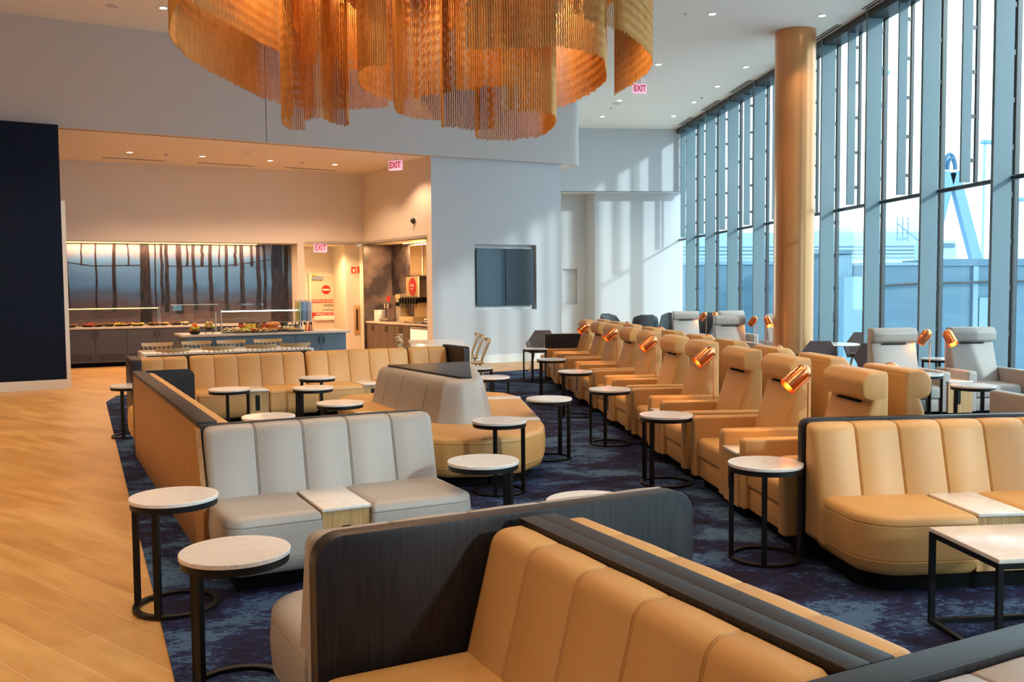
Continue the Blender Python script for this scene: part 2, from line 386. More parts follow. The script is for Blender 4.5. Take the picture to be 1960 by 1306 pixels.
struct('wall_alcove_left', prism([A, a1-ad*.021, a1-ad*.021+an*.8, A+wn*.9+wd*.1], 0, 2.93), M['warmw'])
struct('ceiling_alcove', prism([a1, b1, b1+an*.9, a1+an*.9], 2.93, 3.0), M['warmw'])
# TV wall with recess
Cw = Vector((3.50, 22.52)); td = (Cw-Bp).normalized(); tn = Vector((-td.y, td.x))
def TP(px, k=0):
    d2 = V2(ray(px, 560)).normalized(); o = Bp+tn*k
    den = d2.x*td.y-d2.y*td.x; t = (o.x*td.y-o.y*td.x)/den; return d2*t
t0 = TP(909); t1 = TP(1027); tz0 = PY(965, 593, t0.y*.5+t1.y*.5).z; tz1 = PY(965, 468.5, t0.y*.5+t1.y*.5).z
bm = bmesh.new()
for pa, pb, za, zb in ((Bp, t0, 0, ZS), (t1, Cw, 0, ZS), (t0, t1, 0, tz0), (t0, t1, tz1, ZS)):
    loft(bm, [pa, pb, pb+tn*.35, pa+tn*.35], [(za, 0), (zb, 0)])
struct('wall_screen', bm, M['wallg'])
struct('wall_screen_back', prism([t0-td*.1+tn*.17, t1+td*.1+tn*.17, t1+td*.1+tn*.3, t0-td*.1+tn*.3], tz0-.1, tz1+.1), M['trimw'])
struct('baseboard_right', prism([Bp, Cw, Cw-tn*.02, Bp-tn*.02], 0, .19), M['trimw'])
# far wall
struct('wall_far', B(3.6, XW+.1, YF, YF+.15, ZS, ZC), M['wallg'])
struct('ceiling_far', B(3.4, XW, YF+.02, 31.2, ZS, ZS+.1), M['wallg'])
xk = 5.64
struct('wall_far_lower', B(xk, XW+.05, 29.3, 29.5, 0, ZS), M['wallg'])
ck = PY(1122, 600, 29.9)
struct('wall_far_corner', prism([Vector((xk, 29.3)), Vector((xk+.1, 29.5)), Vector((ck.x+.1, 30.1)), Vector((ck.x, 29.9))], 0, ZS), M['wallg'])
n0 = PY(1078, 515, 29.9); n1 = PY(1105, 583, 29.9); bm = bmesh.new()
for x0, x1, z0, z1 in ((3.3, n0.x, 0, ZS), (n1.x, ck.x+.05, 0, ZS), (n0.x, n1.x, 0, n1.z), (n0.x, n1.x, n0.z, ZS)): box(bm, x0, x1, 29.9, 30.02, z0, z1)
struct('wall_far_deep', bm, M['wallg'])
struct('wall_far_niche', B(n0.x-.05, n1.x+.05, 30.02, 30.06, n1.z-.1, n0.z+.1), M['wallg'])
struct('baseboard_far', B(xk, XW-.1, 29.28, 29.3, 0, .19), M['trimw'])
struct('wall_rear', B(-14, XW, -8.2, -8, 0, ZC), M['warmw'])
struct('wall_side', B(-14.2, -14, -8, 33, 0, ZC), M['warmw'])
# ---------------------------------------------------------------- windows
def window_proto():
    w = thing('window', None, None, kind='structure')
    obj('fin', B(8.1, 8.38, -.03, .03, 0, ZC), M['fin'], w, False)
    obj('mullion', B(8.42, 8.49, -.035, .035, 0, ZC), M['mull'], w, False)
    bm = bmesh.new()
    for i in range(10): box(bm, 8.37, 8.43, -.02, .02, .35+i*.66, .42+i*.66)
    obj('bracket', bm, M['mull'], w, False)
    obj('pane', B(8.445, 8.465, .04, 1.84, .08, ZC-.1), M['glass'], w, False)
    obj('transom', tube(bmesh.new(), [(8.40, 0, 3.26), (8.40, 1.88, 3.26)], .035, 10), M['mull'], w)
    obj('transom_stub', tube(bmesh.new(), [(8.16, .05, 3.26), (8.42, .05, 3.26)], .022, 8), M['mull'], w)
    obj('upper_fin', B(8.2, 8.35, .92, .96, 3.3, ZC), M['fin'], w, False)
    obj('upper_mullion', B(8.42, 8.47, .915, .965, 3.26, ZC), M['mull'], w, False)
    bm = bmesh.new()
    for i in range(5): box(bm, 8.34, 8.43, .925, .955, 3.6+i*.66, 3.66+i*.66)
    obj('upper_bracket', bm, M['mull'], w, False)
    obj('head', B(8.12, 8.5, 0, 1.88, ZC-.14, ZC), M['mull'], w, False)
    obj('sill', B(8.30, 8.5, 0, 1.88, 0, .09), M['mull'], w, False)
    return w
w = window_proto(); k0 = -11
for k in range(k0, 9):
    o = w if k == k0 else dup(w, (0, 0, 0), 0, '')
    o.location = (0, 12.5+1.88*k, 0); o.name = 'window_%d' % (k-k0+1)
    for p_ in ('label', 'category', 'group'):
        if p_ in o: del o[p_]
    o['kind'] = 'structure'
# ---------------------------------------------------------------- column
t = thing('column', 'round champagne-gold column rising from behind the recliners to the ceiling', 'column', (7.37, 17.7, 0))
obj('shaft', lathe(bmesh.new(), [(0, .01), (.385, .01), (.385, ZC-.0), (0, ZC-.0)], 64), M['column'], t)
t.children[0]['kind'] = ''
del t.children[0]['kind']
obj('base_ring', lathe(bmesh.new(), [(.386, .01), (.40, .01), (.40, .12), (.386, .12)], 64), M['black'], t)
# ================================================================ SEATING
def seat_bm(x0, x1, y0, y1, rl, rr, top=.45, bot=.10):
    pr_ = fillet([(x0, y1), (x0, y0), (x1, y0), (x1, y1)], [.01, rl, rr, .01], 7)
    st = [(bot, .05), (bot+.012, .03), (bot+.04, .012), (.185, .0), (.19, .006), (.195, 0), (.30, -.006), (.385, 0), (.39, .007), (.396, .001), (.42, .004), (.436, .016), (.446, .036), (top, .07)]
    return loft(bmesh.new(), pr_, st)
def back_bm(x0, x1, yb, ntuft=5, top=.88, thick=.16, seat=.40):
    yf = yb-thick
    pr_ = fillet([(yb, seat-.25), (yb, top), (yf+.04, top), (yf-.09, seat-.02), (yf-.09, seat-.25)], [.0, .02, .07, .0, .0], 6)
    st = []; Ls = x1-x0; pit = Ls/ntuft
    st += [(x0, .045), (x0+.006, .026), (x0+.02, .009), (x0+.045, 0)]
    for i in range(1, ntuft):
        c = x0+pit*i
        st += [(c-pit*.5+.001, -.003), (c-.014, -.001), (c-.008, .002), (c-.005, .008), (c-.003, .003), (c, .0), (c+.003, .003), (c+.005, .008), (c+.008, .002), (c+.014, -.001)]
    st += [(x1-.045, 0), (x1-.02, .009), (x1-.006, .026), (x1, .045)]
    return loft(bmesh.new(), pr_, st, lambda a, b, h: Vector((h, a, b)))
def outlet(parent, x, y, z0, z1, w=.05): return obj('power_outlet', B(x-w/2, x+w/2, y-.006, y, z0, z1), M['black'], parent, False)
def sofa(name, label, loc, th, Ln, leather, segs, ntuft, panel='veneer', pth=.07, depth=.9, group=None, cap=False, rl=.08, rr=.08, zt=.9, pr0=0., pr1=0., outl='low'):
    """origin: back left floor corner; front is -y. segs: list of (kind, x0, x1)"""
    t = thing(name, label, 'sofa', (loc[0], loc[1], 0.008), th, group)
    pp = fillet([(0, .0), (Ln, .0), (Ln, zt), (0, zt)], [0, 0, pr1, pr0], 6)
    loftm = lambda a, b, h: Vector((a, h, b))
    if panel:
        obj('back_panel', prism(pp, -pth, 0, .004, loftm), M[panel], t)
        if cap: obj('cap_rail', B(-.005, Ln, -pth-.005, .005, zt, zt+.022, r=.004), M['veneer'], t)
    obj('plinth', B(.08, Ln-.08, -depth+.12, -pth-.01, 0, .11), M['plinth'], t, False)
    obj('backrest', back_bm(.012, Ln-.012, -pth-.004, ntuft), M[leather], t)
    first = segs[0]; last = segs[-1]
    for s in segs:
        if s[0] == 's':
            obj('seat_cushion', seat_bm(s[1]+.003, s[2]-.003, -depth, -pth-.1, rl if s is first else .025, rr if s is last else .025), M[leather], t)
        else:
            c = obj('console', B(s[1]+.004, s[2]-.004, -depth+.04, -pth-.16, .11, .425), M['oak'], t, False)
            obj('marble_top', B(s[1]+.001, s[2]-.001, -depth+.02, -pth-.15, .428, .448, r=.003), M['marble'], t)
            x = (s[1]+s[2])/2
            outlet(c, x, -depth+.04, .27 if outl == 'low' else .18, .33 if outl == 'low' else .38, .055)
    return t
S3 = [('s', 0, .56), ('c', .56, .86), ('s', .86, 1.55)]
# grey booth sofa facing the camera (left)
O = Vector((-1.42, 6.13))
L1 = sofa('grey_sofa', 'grey leather two-seat sofa facing the camera, backed on the oak-sided booth', O, TH, 1.56, 'grey', S3, 5, zt=.885, depth=.9, rl=.1, rr=.1, pr1=.06)
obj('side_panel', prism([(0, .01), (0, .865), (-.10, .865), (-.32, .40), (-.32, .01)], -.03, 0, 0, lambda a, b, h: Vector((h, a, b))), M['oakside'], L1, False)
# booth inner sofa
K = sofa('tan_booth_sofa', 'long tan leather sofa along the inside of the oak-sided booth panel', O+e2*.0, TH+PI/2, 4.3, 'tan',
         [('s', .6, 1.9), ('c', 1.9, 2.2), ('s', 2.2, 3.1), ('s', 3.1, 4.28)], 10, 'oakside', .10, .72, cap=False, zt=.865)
for o in K.children:
    if o.name.startswith('back_panel'): bp_ = o
capm = B(-.0, 4.3, -.12, .005, .867, .90, r=.004); obj('cap_rail', capm, M['veneer'], K)
obj('end_panel', prism(fillet([(0, 0), (.62, 0), (.62, .9), (0, .9)], [0, 0, .08, 0], 6), 4.3, 4.37, .004, lambda a, b, h: Vector((h, -a, b))), M['veneer'], K)
Fp = O+e2*4.38
sofa('tan_end_seat', 'tan leather seat turned away behind the dark end panel of the oak booth', Fp+e1*.6, TH+PI, .6, 'tan', [('s', 0, .6)], 2, 'veneer', .05, .8, zt=.88)
# far tan sofas in a line
Bo = Vector((-3.68, 12.60))
for nme, s0, ln, sg, nt_, lab in (
    ('tan_sofa', 0, .63, [('s', 0, .63)], 2, 'short tan leather section at the left end of the far bench, beside its end panel'),
    ('tan_sofa', .63, 1.56, [('s', 0, .60), ('c', .60, .90), ('s', .90, 1.56)], 5, 'tan leather far bench section behind the table with the tall black outlet in its console'),
    ('tan_sofa', 2.19, 1.54, [('s', 0, .62), ('c', .62, .90), ('s', .90, 1.54)], 5, 'tan leather far bench section right of centre, partly hidden by the grey island back'),
    ('tan_sofa', 3.73, .62, [('s', 0, .62)], 2, 'short tan leather section at the right end of the far bench beside dark panel')):
    o = sofa(nme, lab, Bo+e1*s0, TH, ln, 'tan', sg, nt_, 'veneer', .06, .88, 'tan leather sections of the far bench', zt=.875, rl=.04, rr=.04, outl='high')
    if s0 == 0: obj('end_panel', prism(fillet([(0, 0), (.70, 0), (.70, .9), (0, .9)], [0, 0, .05, 0], 5), -.13, -.004, .004, lambda a, b, h: Vector((h, -a, b))), M['veneer'], o)
    if s0 == 3.73: obj('end_panel', prism(fillet([(0, 0), (.78, 0), (.78, .9), (0, .9)], [0, 0, .05, 0], 5), .624, .72, .004, lambda a, b, h: Vector((h, -a, b))), M['veneer'], o)
# foreground H arrangement
G = Vector((1.14, 3.765))
sofa('grey_sofa', 'grey leather sofa facing away behind the foreground dark wood divider', G, TH+PI, 1.61, 'grey', [('s', 0, .66), ('c', .66, .96), ('s', .96, 1.61)], 5, 'veneer', .09, .9, rl=.18, rr=.2, pr0=.10, pr1=.10, zt=.895)
S0 = Vector((.43, 3.42))-e2*.0
sofa('tan_sofa', 'tan leather foreground sofa with its seat toward the bottom left corner', S0-e2*.01, TH-PI/2, 1.56, 'tan', [('s', 0, .66), ('c', .66, .92), ('s', .92, 1.56)], 5, 'veneer', .078, .86, zt=.895)
sofa('tan_sofa', 'tan leather foreground sofa facing right, seen only as its back behind the dark spine', S0-e2*1.57, TH+PI/2, 1.56, 'tan', [('s', 0, .66), ('c', .66, .92), ('s', .92, 1.56)], 5, 'veneer', .078, .86, zt=.895)
sofa('grey_sofa', 'grey leather sofa corner at the bottom right edge of the photo behind a dark cap', S0-e2*1.575-e1*.78, TH, 1.6, 'grey', [('s', 0, .66), ('c', .66, .96), ('s', .96, 1.6)], 5, 'veneer', .10, .9, zt=.895)
# right tan sofa
Esf = sofa('tan_sofa', 'pale tan leather sofa at the right edge facing the rectangular marble table', (2.42, 5.72), 0, 2.0, 'tan',
     [('s', 0.04, .72), ('c', .72, 1.02), ('s', 1.02, 1.98)], 7, 'veneer', .06, .84, rl=.26, rr=.1, zt=.90, pr0=.06)
bpy.data.objects.remove([c for c in Esf.children if c.name.startswith('plinth')][0])
obj('plinth', prism(fillet([(.1, -.08), (.1, -.74), (1.95, -.74), (1.95, -.08)], [0, .2, .1, 0], 6), 0, .11), M['plinth'], Esf)
# island
isl = thing('island_sofa', 'wedge-shaped island sofa with grey back, tan seats and dark triangular top', 'sofa', (.1, 10, .008))
def rel(ps): return [Vector((x-.1, y-10)) for x, y in ps]
outer = [(.02, 8.12), (.22, 8.0), (.56, 7.98), (.92, 8.12), (1.13, 8.45), (1.2, 8.8), (1.22, 11.1), (1.08, 11.5), (.8, 11.72), (.2, 11.78), (-.6, 11.78), (-.85, 11.6), (-.95, 11.3), (-.85, 10.7)]
op = fillet(rel(outer), .12, 3)
def seat_cut(y0, y1, side):
    pass
SS = [(.10, .05), (.115, .03), (.14, .012), (.185, .0), (.19, .006), (.195, 0), (.30, -.006), (.385, 0), (.39, .007), (.396, .001), (.42, .004), (.436, .016), (.446, .036), (.45, .07)]
parts = [
 [(.02, 8.12), (.22, 8.0), (.56, 7.98), (.92, 8.12), (1.13, 8.45), (1.2, 8.8), (1.21, 9.04), (.6, 9.04), (-.36, 9.04)],
 [(.3, 9.24), (1.22, 9.24), (1.22, 10.86), (.3, 10.86)],
 [(.3, 11.06), (1.22, 11.06), (1.08, 11.5), (.8, 11.72), (.3, 11.76)],
 [(.28, 11.76), (.28, 10.9), (-.3, 10.9), (-.90, 10.9), (-.97, 11.3), (-.85, 11.6), (-.6, 11.76)],
 [(-.36, 9.06), (.25, 9.06), (.25, 9.72), (-.64, 9.72)],
 [(-.68, 9.94), (.25, 9.94), (.25, 10.88), (-.92, 10.88)]]
for i, ps in enumerate(parts):
    rs = [.05]*len(ps)
    if i == 0: rs = [.1, .15, .2, .2, .2, .12, .02, 0, .02]
    obj('seat_cushion', loft(bmesh.new(), fillet(rel(ps), rs, 4), SS), M['tan'], isl)
for ps in ([(.3, 9.045), (1.19, 9.045), (1.19, 9.235), (.3, 9.235)], [(.3, 10.865), (1.2, 10.865), (1.2, 11.055), (.3, 11.055)], [(-.62, 9.725), (.25, 9.725), (.25, 9.935), (-.7, 9.935)]):
    c = obj('console', prism(rel(ps), .11, .43), M['oak'], isl, False)
    obj('marble_top', prism(rel(ps), .432, .452, .003), M['marble'], isl)
obj('plinth', loft(bmesh.new(), op, [(0, .13), (.11, .13)]), M['plinth'], isl)
bk = fillet(rel([(.17, 8.93), (.42, 8.80), (.66, 8.98), (.74, 9.5), (.76, 11.2), (-.57, 10.88)]), [.1, .2, .16, .1, .08, .10], 6)
obj('backrest', loft(bmesh.new(), bk, [(.40, -.03), (.46, 0), (.6, .03), (.75, .065), (.81, .085), (.83, .10), (.852, .125), (.86, .16)]), M['grey'], isl)
tt = fillet(rel([(.40, 9.10), (.52, 9.12), (.60, 11.02), (-.36, 10.72)]), [.02, .02, .02, .02], 3)
obj('triangular_top', prism(tt, .858, .88, .003), M['veneer'], isl)
sm = bmesh.new()
for (x, y) in ((.02, 9.33), (-.24, 10.0), (-.40, 10.42)):
    tube(sm, [(x-.1-.015, y-10, .47), (x-.1+.055, y-10+.02, .75), (x-.1+.085, y-10+.03, .81), (x-.1+.13, y-10+.05, .85)], .004, 5)
obj('seam_piping', sm, M['grey'], isl)
# ---------------------------------------------------------------- recliners
def recliner(leather, label, name):
    t = thing(name, label, 'armchair')
    xf = lambda a, b, h: Vector((h, a, b)); lm = M[leather]
    obj('base', B(-.40, .40, -.66, -.03, 0, .10), M['plinth'], t, False)
    for s in (-1, 1):
        pr_ = fillet([(-.77, .10), (0, .10), (0, .62), (-.77, .62)], [.01, .01, .02, .035], 5)
        a0, a1 = sorted((s*.32, s*.44))
        obj('armrest', loft(bmesh.new(), pr_, rnd(a0, a1, .018), xf), lm, t)
    obj('front_panel', B(-.317, .317, -.73, -.05, .10, .265, r=.012), lm, t)
    obj('seat_cushion', loft(bmesh.new(), fillet([(-.75, .27), (-.2, .27), (-.2, .44), (-.75, .44)], [.03, .01, .01, .05], 6), rnd(-.316, .316, .02), xf), lm, t)
    pr_ = fillet([(0, .30), (0, 1.14), (-.10, 1.14), (-.115, .96), (-.28, .43), (-.28, .30)], [0, .02, .03, .03, 0, 0], 5)
    obj('backrest', loft(bmesh.new(), pr_, rnd(-.315, .315, .02), xf), lm, t)
    pr_ = fillet([(-.003, .97), (-.003, 1.165), (-.14, 1.165), (-.195, 1.10), (-.185, .985), (-.10, .955)], [.002, .025, .06, .06, .045, .01], 6)
    obj('headrest', loft(bmesh.new(), pr_, rnd(-.316, .316, .022), xf), lm, t)
    obj('headrest_gap_shade', B(-.17, .17, -.142, -.12, .944, .956), M['plinth'], t, False)  # black bar standing in for the shadow line under the headrest
    return t
def console_unit(label):
    t = thing('side_console', label, 'console')
    obj('cabinet', B(-.165, .165, -.79, -.02, .09, .478), M['oak'], t, False)
    obj('plinth', B(-.15, .15, -.72, -.05, 0, .09), M['plinth'], t, False)
    obj('marble_top', B(-.168, .168, -.80, .0, .48, .502, r=.003), M['marble'], t)
    outlet(t, -.02, -.79, .20, .42, .045)
    return t
def copper_lamp(label, tilt=-50):
    t = thing('copper_lamp', label, 'lamp')
    obj('stem', tube(bmesh.new(), [(0, 0, .012), (0, 0, .50)], .0065, 8), M['copper'], t)
    obj('foot', lathe(bmesh.new(), [(0, 0), (.045, 0), (.045, .010), (.01, .014), (0, .014)], 20), M['copper'], t)
    # shade: opening towards -y and down
    mt4 = Matrix.Translation((0, -.075 if tilt < -40 else -.06, .555)) @ Matrix.Rotation(R(tilt), 4, 'X')
    r = .068
    pr_ = [(r, -.13), (r, .03)]+[(r*math.cos(a), .03+r*math.sin(a)) for a in [R(x) for x in (20, 40, 60, 78)]]+[(0, .03+r)]
    inn = [(0, .025+r*.9)]+[(r*.9*math.cos(a), .025+r*.9*math.sin(a)) for a in [R(x) for x in (70, 40, 10)]]+[(r-.004, -.13), (r, -.13)]
    obj('shade', lathe(bmesh.new(), pr_+inn, 28, M4=mt4), M['copper'], t)
    obj('bulb', lathe(bmesh.new(), [(0, -.095), (.03, -.08), (.046, -.04), (.03, .0), (0, .01)], 14, M4=mt4), M['bulb'], t)
    return t
def lampfix(o, pw=3.5, tilt=-50):
    """real light of the bulb, aimed out of the shade"""
    ld = bpy.data.lights.new('lamp_light', 'SPOT'); ld.energy = pw; ld.color = (1, .46, .13); ld.spot_size = R(118); ld.spot_blend = .6; ld.shadow_soft_size = .04
    lo = bpy.data.objects.new('lamp_light', ld); C.objects.link(lo); lo.parent = o
    d = Matrix.Rotation(R(tilt), 4, 'X') @ Vector((0, 0, -1))
    lo.location = Vector((0, -.075 if tilt < -40 else -.06, .555))+d*.118
    lo.rotation_euler = d.to_track_quat('-Z', 'Y').to_euler()
rec = recliner('tan', 'x', 'tan_recliner'); ur = []
con = console_unit('x'); uc = []
lam = copper_lamp('x'); ul = []; lam2 = copper_lamp('x', -36); ul2 = []
ords = ['nearest the camera', 'second', 'third', 'fourth', 'fifth', 'sixth', 'seventh', 'eighth', 'ninth', 'farthest']
LY = [5.80+2.30*k for k in range(5)]
zf = .008
for k, y in enumerate(LY):
    for j, yy in enumerate((y+.44, y+.44+.88+.35)):
        i = 2*k+j
        lab = 'tan leather recliner in the row facing left, '+(ords[i] if i in (0, 9) else ords[i]+' from the camera')
        place(rec, ur, (3.14, yy, zf), -PI/2, lab, 'tan recliners facing left')
    cy = y+.88+.175
    place(con, uc, (3.16, cy, zf), -PI/2, 'oak console between left-facing recliners, '+(ords[k] if k == 0 else ords[k]+' from the camera'), 'consoles between left-facing recliners')
    o = place(lam, ul, (2.98, cy, zf+.502), -PI/2+R(5), 'copper lamp over the left-facing recliners, '+(ords[k] if k == 0 else ords[k]+' from the camera'), 'copper lamps of the left-facing recliners')
    lampfix(o)
for k, y in enumerate(LY):
    for j, yy in enumerate((y+.44+.08, y+.44+.88+.35+.05)):
        i = 2*k+j
        lab = 'tan leather recliner facing the windows, '+(ords[i] if i in (0, 9) else ords[i]+' from the camera')
        dup(rec, (3.30, yy, zf), PI/2, lab, 'tan recliners facing the windows')
    cy = y+.88+.175+.06
    dup(con, (3.28, cy, zf), PI/2, 'oak console between window-facing recliners, '+(ords[k] if k == 0 else ords[k]+' from the camera'), 'consoles between window-facing recliners')
    o = dup(lam, (3.62, cy, zf+.502), PI/2, 'copper lamp dome above the window-facing recliners, '+(ords[k] if k == 0 else ords[k]+' from the camera'), 'copper lamps of the window-facing recliners')
    lampfix(o)
# grey recliners by the window
recg = recliner('grey', 'x', 'grey_recliner'); ug = []
for (x, y, lab) in ((6.40, 12.1, 'grey leather recliner near the windows, left of the nearest pair of copper lamps'),
                    (7.52, 12.1, 'grey leather recliner near the windows, right of the nearest pair of copper lamps'),
                    (6.30, 18.45, 'grey leather recliner left of the column, in front of the middle pair of copper lamps'),
                    (7.58, 18.93, 'grey leather recliner mostly hidden by the left side of the gold column'),
                    (6.40, 21.9, 'grey leather recliner farthest away, left of the farthest copper lamps'),
                    (7.52, 21.9, 'grey leather recliner far by the windows, just its top above the nearer recliner')):
    place(recg, ug, (x, y, zf), 0, lab, 'grey recliners facing the camera')
dup(recg, (6.50, 8.55, zf), PI, 'grey-brown leather recliner turned away at the right edge, only its arm visible', 'grey recliners facing the camera')
recg2 = [o for o in bpy.data.objects if o.get('label', '').startswith('grey-brown')][0]; del recg2['group']
for (y, w_) in ((12.1, 'nearest'), (18.45, 'middle'), (21.9, 'farthest')):
    xc = {12.1: 6.96, 18.45: 6.91, 21.9: 6.96}[y]
    dup(con, (xc, y, zf), 0, 'oak console with marble top between the grey recliners, %s from the camera' % w_, 'consoles between grey recliners')
    o = place(lam2, ul2, (xc+.075, y-.30, zf+.502), R(14), 'copper lamp with glowing mouth toward the camera, %s of the window pairs' % w_, 'copper lamps by the windows turned to the camera')
    lampfix(o, 2.4, -36)
    o = dup(lam2, (xc-.075, y-.18, zf+.502), R(-110), 'copper lamp turned to the left, %s of the window pairs' % w_, 'copper lamps by the windows turned left')
    lampfix(o, 2.4, -36)
# far divider sofa beyond the recliners
sofa('dark_divider_sofa', 'dark wood divider with pale tan edge at the far end of the recliner row', (3.2, 17.35), PI, .82, 'tan', [('s', 0, .82)], 3, 'veneer', .07, .8, zt=.88)
# ================================================================ TABLES
def side_table():
    t = thing('side_table', 'x', 'side table')
    obj('marble_top', lathe(bmesh.new(), [(0, .598), (.232, .598), (.2355, .601), (.2355, .617), (.232, .62), (0, .62)], 48), M['marble'], t)
    obj('rim', lathe(bmesh.new(), [(0, .566), (.229, .566), (.229, .597), (0, .597)], 48), M['black'], t)
    for s in (-1, 1):
        a = s*R(40); c = Vector((.212*math.cos(a), .212*math.sin(a), 0))
        bm = bmesh.new(); box(bm, -.014, .014, -.017, .017, .012, .567)
        bmesh.ops.rotate(bm, verts=bm.verts, cent=(0, 0, 0), matrix=Matrix.Rotation(a, 3, 'Z')); bmesh.ops.translate(bm, verts=bm.verts, vec=c)
        obj('leg', bm, M['black'], t, False)
    obj('base_ring', lathe(bmesh.new(), [(.196, 0), (.232, 0), (.232, .018), (.196, .018), (.196, 0)], 48), M['black'], t)
    return t
st = side_table(); us = []
TB = [(333, 948, -142, 'round marble side table standing half on the wood floor, left of the grey sofa'),
      (450, 1052, 196, 'round marble side table nearest the camera, in front of the grey sofa'),
      (925, 881, 0, 'round marble side table off the right end of the grey sofa'),
      (956, 804, -65, 'round marble side table in front of the tan round end of the island sofa'),
      (651, 770, 180, 'round marble side table just left of the grey island back, above the grey sofa'),
      (514, 796, 180, 'round marble side table inside the booth, only its top above the grey sofa'),
      (599, 741, 180, 'round marble side table in front of the far bench, nearer of the overlapping two'),
      (607, 721.5, -110, 'round marble side table in front of the far bench, farther of the overlapping two'),
      (439, 744, -45, 'round marble side table in front of the far bench console, left in the booth'),
      (1051, 762, 10, 'round marble side table standing alone in the aisle right of the island sofa'),
      (941, 721, -50, 'round marble side table behind the island sofa, below the spindle chairs'),
      (913, 703, -60, 'round marble side table right of the far bench end panel, beside the spindle chairs'),
      (250, 737, -60, 'round marble side table left of the oak booth panel, half hidden by it'),
      (1130, 957, 180, 'round marble side table behind the dark divider, only its top visible'),
      (1465, 885, -152, 'round marble side table left of the right tan sofa, nearest along the recliner row'),
      (1275, 793, 180, 'round marble side table in front of the second recliner gap, second along the recliner row'),
      (1167, 744, -155, 'round marble side table third along the recliner row, with an orange lamp reflection'),
      (1101, 710, 170, 'round marble side table fourth along the recliner row'),
      (1055, 687, 170, 'round marble side table fifth along the recliner row'),
      (1024, 667, -150, 'round marble side table sixth and farthest along the recliner row, by the dark chair'),
      (1862, 737, -135, 'round marble side table in front of the near grey recliners by the windows'),
      (1768, 715, 0, 'round marble side table peeking out left of the near grey recliner arm'),
      (1794, 686, 90, 'round marble side table behind the nearest window pair of copper lamps'),
      (1318, 647, 0, 'round marble side table left of the farthest window copper lamps')]
for x, y, a, lab in TB:
    p = P(x, y, .628); place(st, us, (p.x, p.y, zf if not (x == 333) else .008), R(a), lab, 'round marble side tables')
# rectangular table
t = thing('rectangular_table', 'rectangular white marble table on a black cube frame at the right edge', 'table', (2.60, 3.90, zf))
obj('marble_top', B(0, .95, 0, .58, .478, .50, r=.003), M['marble'], t)
for x in (.013, .937):
    for y in (.013, .567): obj('leg', B(x-.013, x+.013, y-.013, y+.013, 0, .477), M['black'], t, False)
bm = bmesh.new()
for z in (.464, .012):
    for y in (.013, .567): box(bm, .026, .924, y-.013, y+.013, z-.012, z+.012)
    for x in (.013, .937): box(bm, x-.013, x+.013, .026, .554, z-.012, z+.012)
obj('frame', bm, M['black'], t, False)
# pedestal tables
def pedestal(loc, lab, r=.42, grp=None):
    t = thing('pedestal_table', lab, 'table', loc, 0, grp)
    obj('table_top', lathe(bmesh.new(), [(0, .715), (r-.01, .715), (r, .725), (r-.01, .74), (0, .74)], 40), M['marble'], t)
    obj('pedestal', lathe(bmesh.new(), [(0, .02), (.04, .02), (.04, .71), (.12, .714), (0, .714)], 20), M['black'], t)
    obj('foot', lathe(bmesh.new(), [(0, 0), (.24, 0), (.24, .012), (.05, .02), (0, .02)], 28), M['black'], t)
pp_ = P(1602, 655, .74)
pedestal((PY(1598, 600, 15.5).x, 15.5, zf), 'round white pedestal table beside the gold column, between dark shell chairs')
pedestal((7.62, 25.2, zf), 'round white pedestal table at the windows left of the gold column', .42)
# hexagonal shell chairs
def shell_chair():
    t = thing('shell_chair', 'x', 'chair')
    def shell():
        bm = bmesh.new()
        vv = {k: bm.verts.new(v) for k, v in dict(B0=(-.16, .29, .86), B1=(.16, .29, .86), BL=(-.27, .22, .68), BR=(.27, .22, .68), SL=(-.21, .17, .45), SR=(.21, .17, .45), WL=(-.30, -.04, .62), WR=(.30, -.04, .62), FL=(-.22, -.25, .44), FR=(.22, -.25, .44)).items()}
        for f in (('B0', 'B1', 'BR', 'SR', 'SL', 'BL'), ('BL', 'SL', 'FL', 'WL'), ('BR', 'WR', 'FR', 'SR'), ('SL', 'SR', 'FR', 'FL')): bm.faces.new([vv[k] for k in f])
        bmesh.ops.recalc_face_normals(bm, faces=bm.faces)
        g = bmesh.ops.solidify(bm, geom=bm.faces[:], thickness=.025)
        return bm
    obj('shell', shell(), M['darkfab'], t, True, 25)
    obj('seat_pad', B(-.2, .2, -.22, .14, .45, .485, r=.015), M['darkfab'], t)
    for sx in (-1, 1):
        for sy in (-1, 1): obj('leg', tube(bmesh.new(), [(sx*.25, sy*.22, 0), (sx*.15, sy*.12-.02, .43)], .011, 8, .016), M['birch'], t)
    return t
sc = shell_chair(); uu = []
def pyx(px, Y): return PY(px, 600, Y).x
for (x, y, a, lab) in ((pyx(1563, 14.7), 14.7, 168, 'charcoal shell chair with its back to the camera, left of the pedestal table'),
                       (pyx(1650, 16.6), 16.6, -30, 'charcoal shell chair facing the camera behind the pedestal table'),
                       (pyx(1676, 13.9), 13.9, 150, 'charcoal shell chair half hidden behind the near grey recliner'),
                       (PY(1036, 600, 19.1).x, 19.1, -12, 'brown-grey shell chair near the far wall beside the farthest side table')):
    place(sc, uu, (x, y, zf), R(a), lab, 'faceted shell chairs')
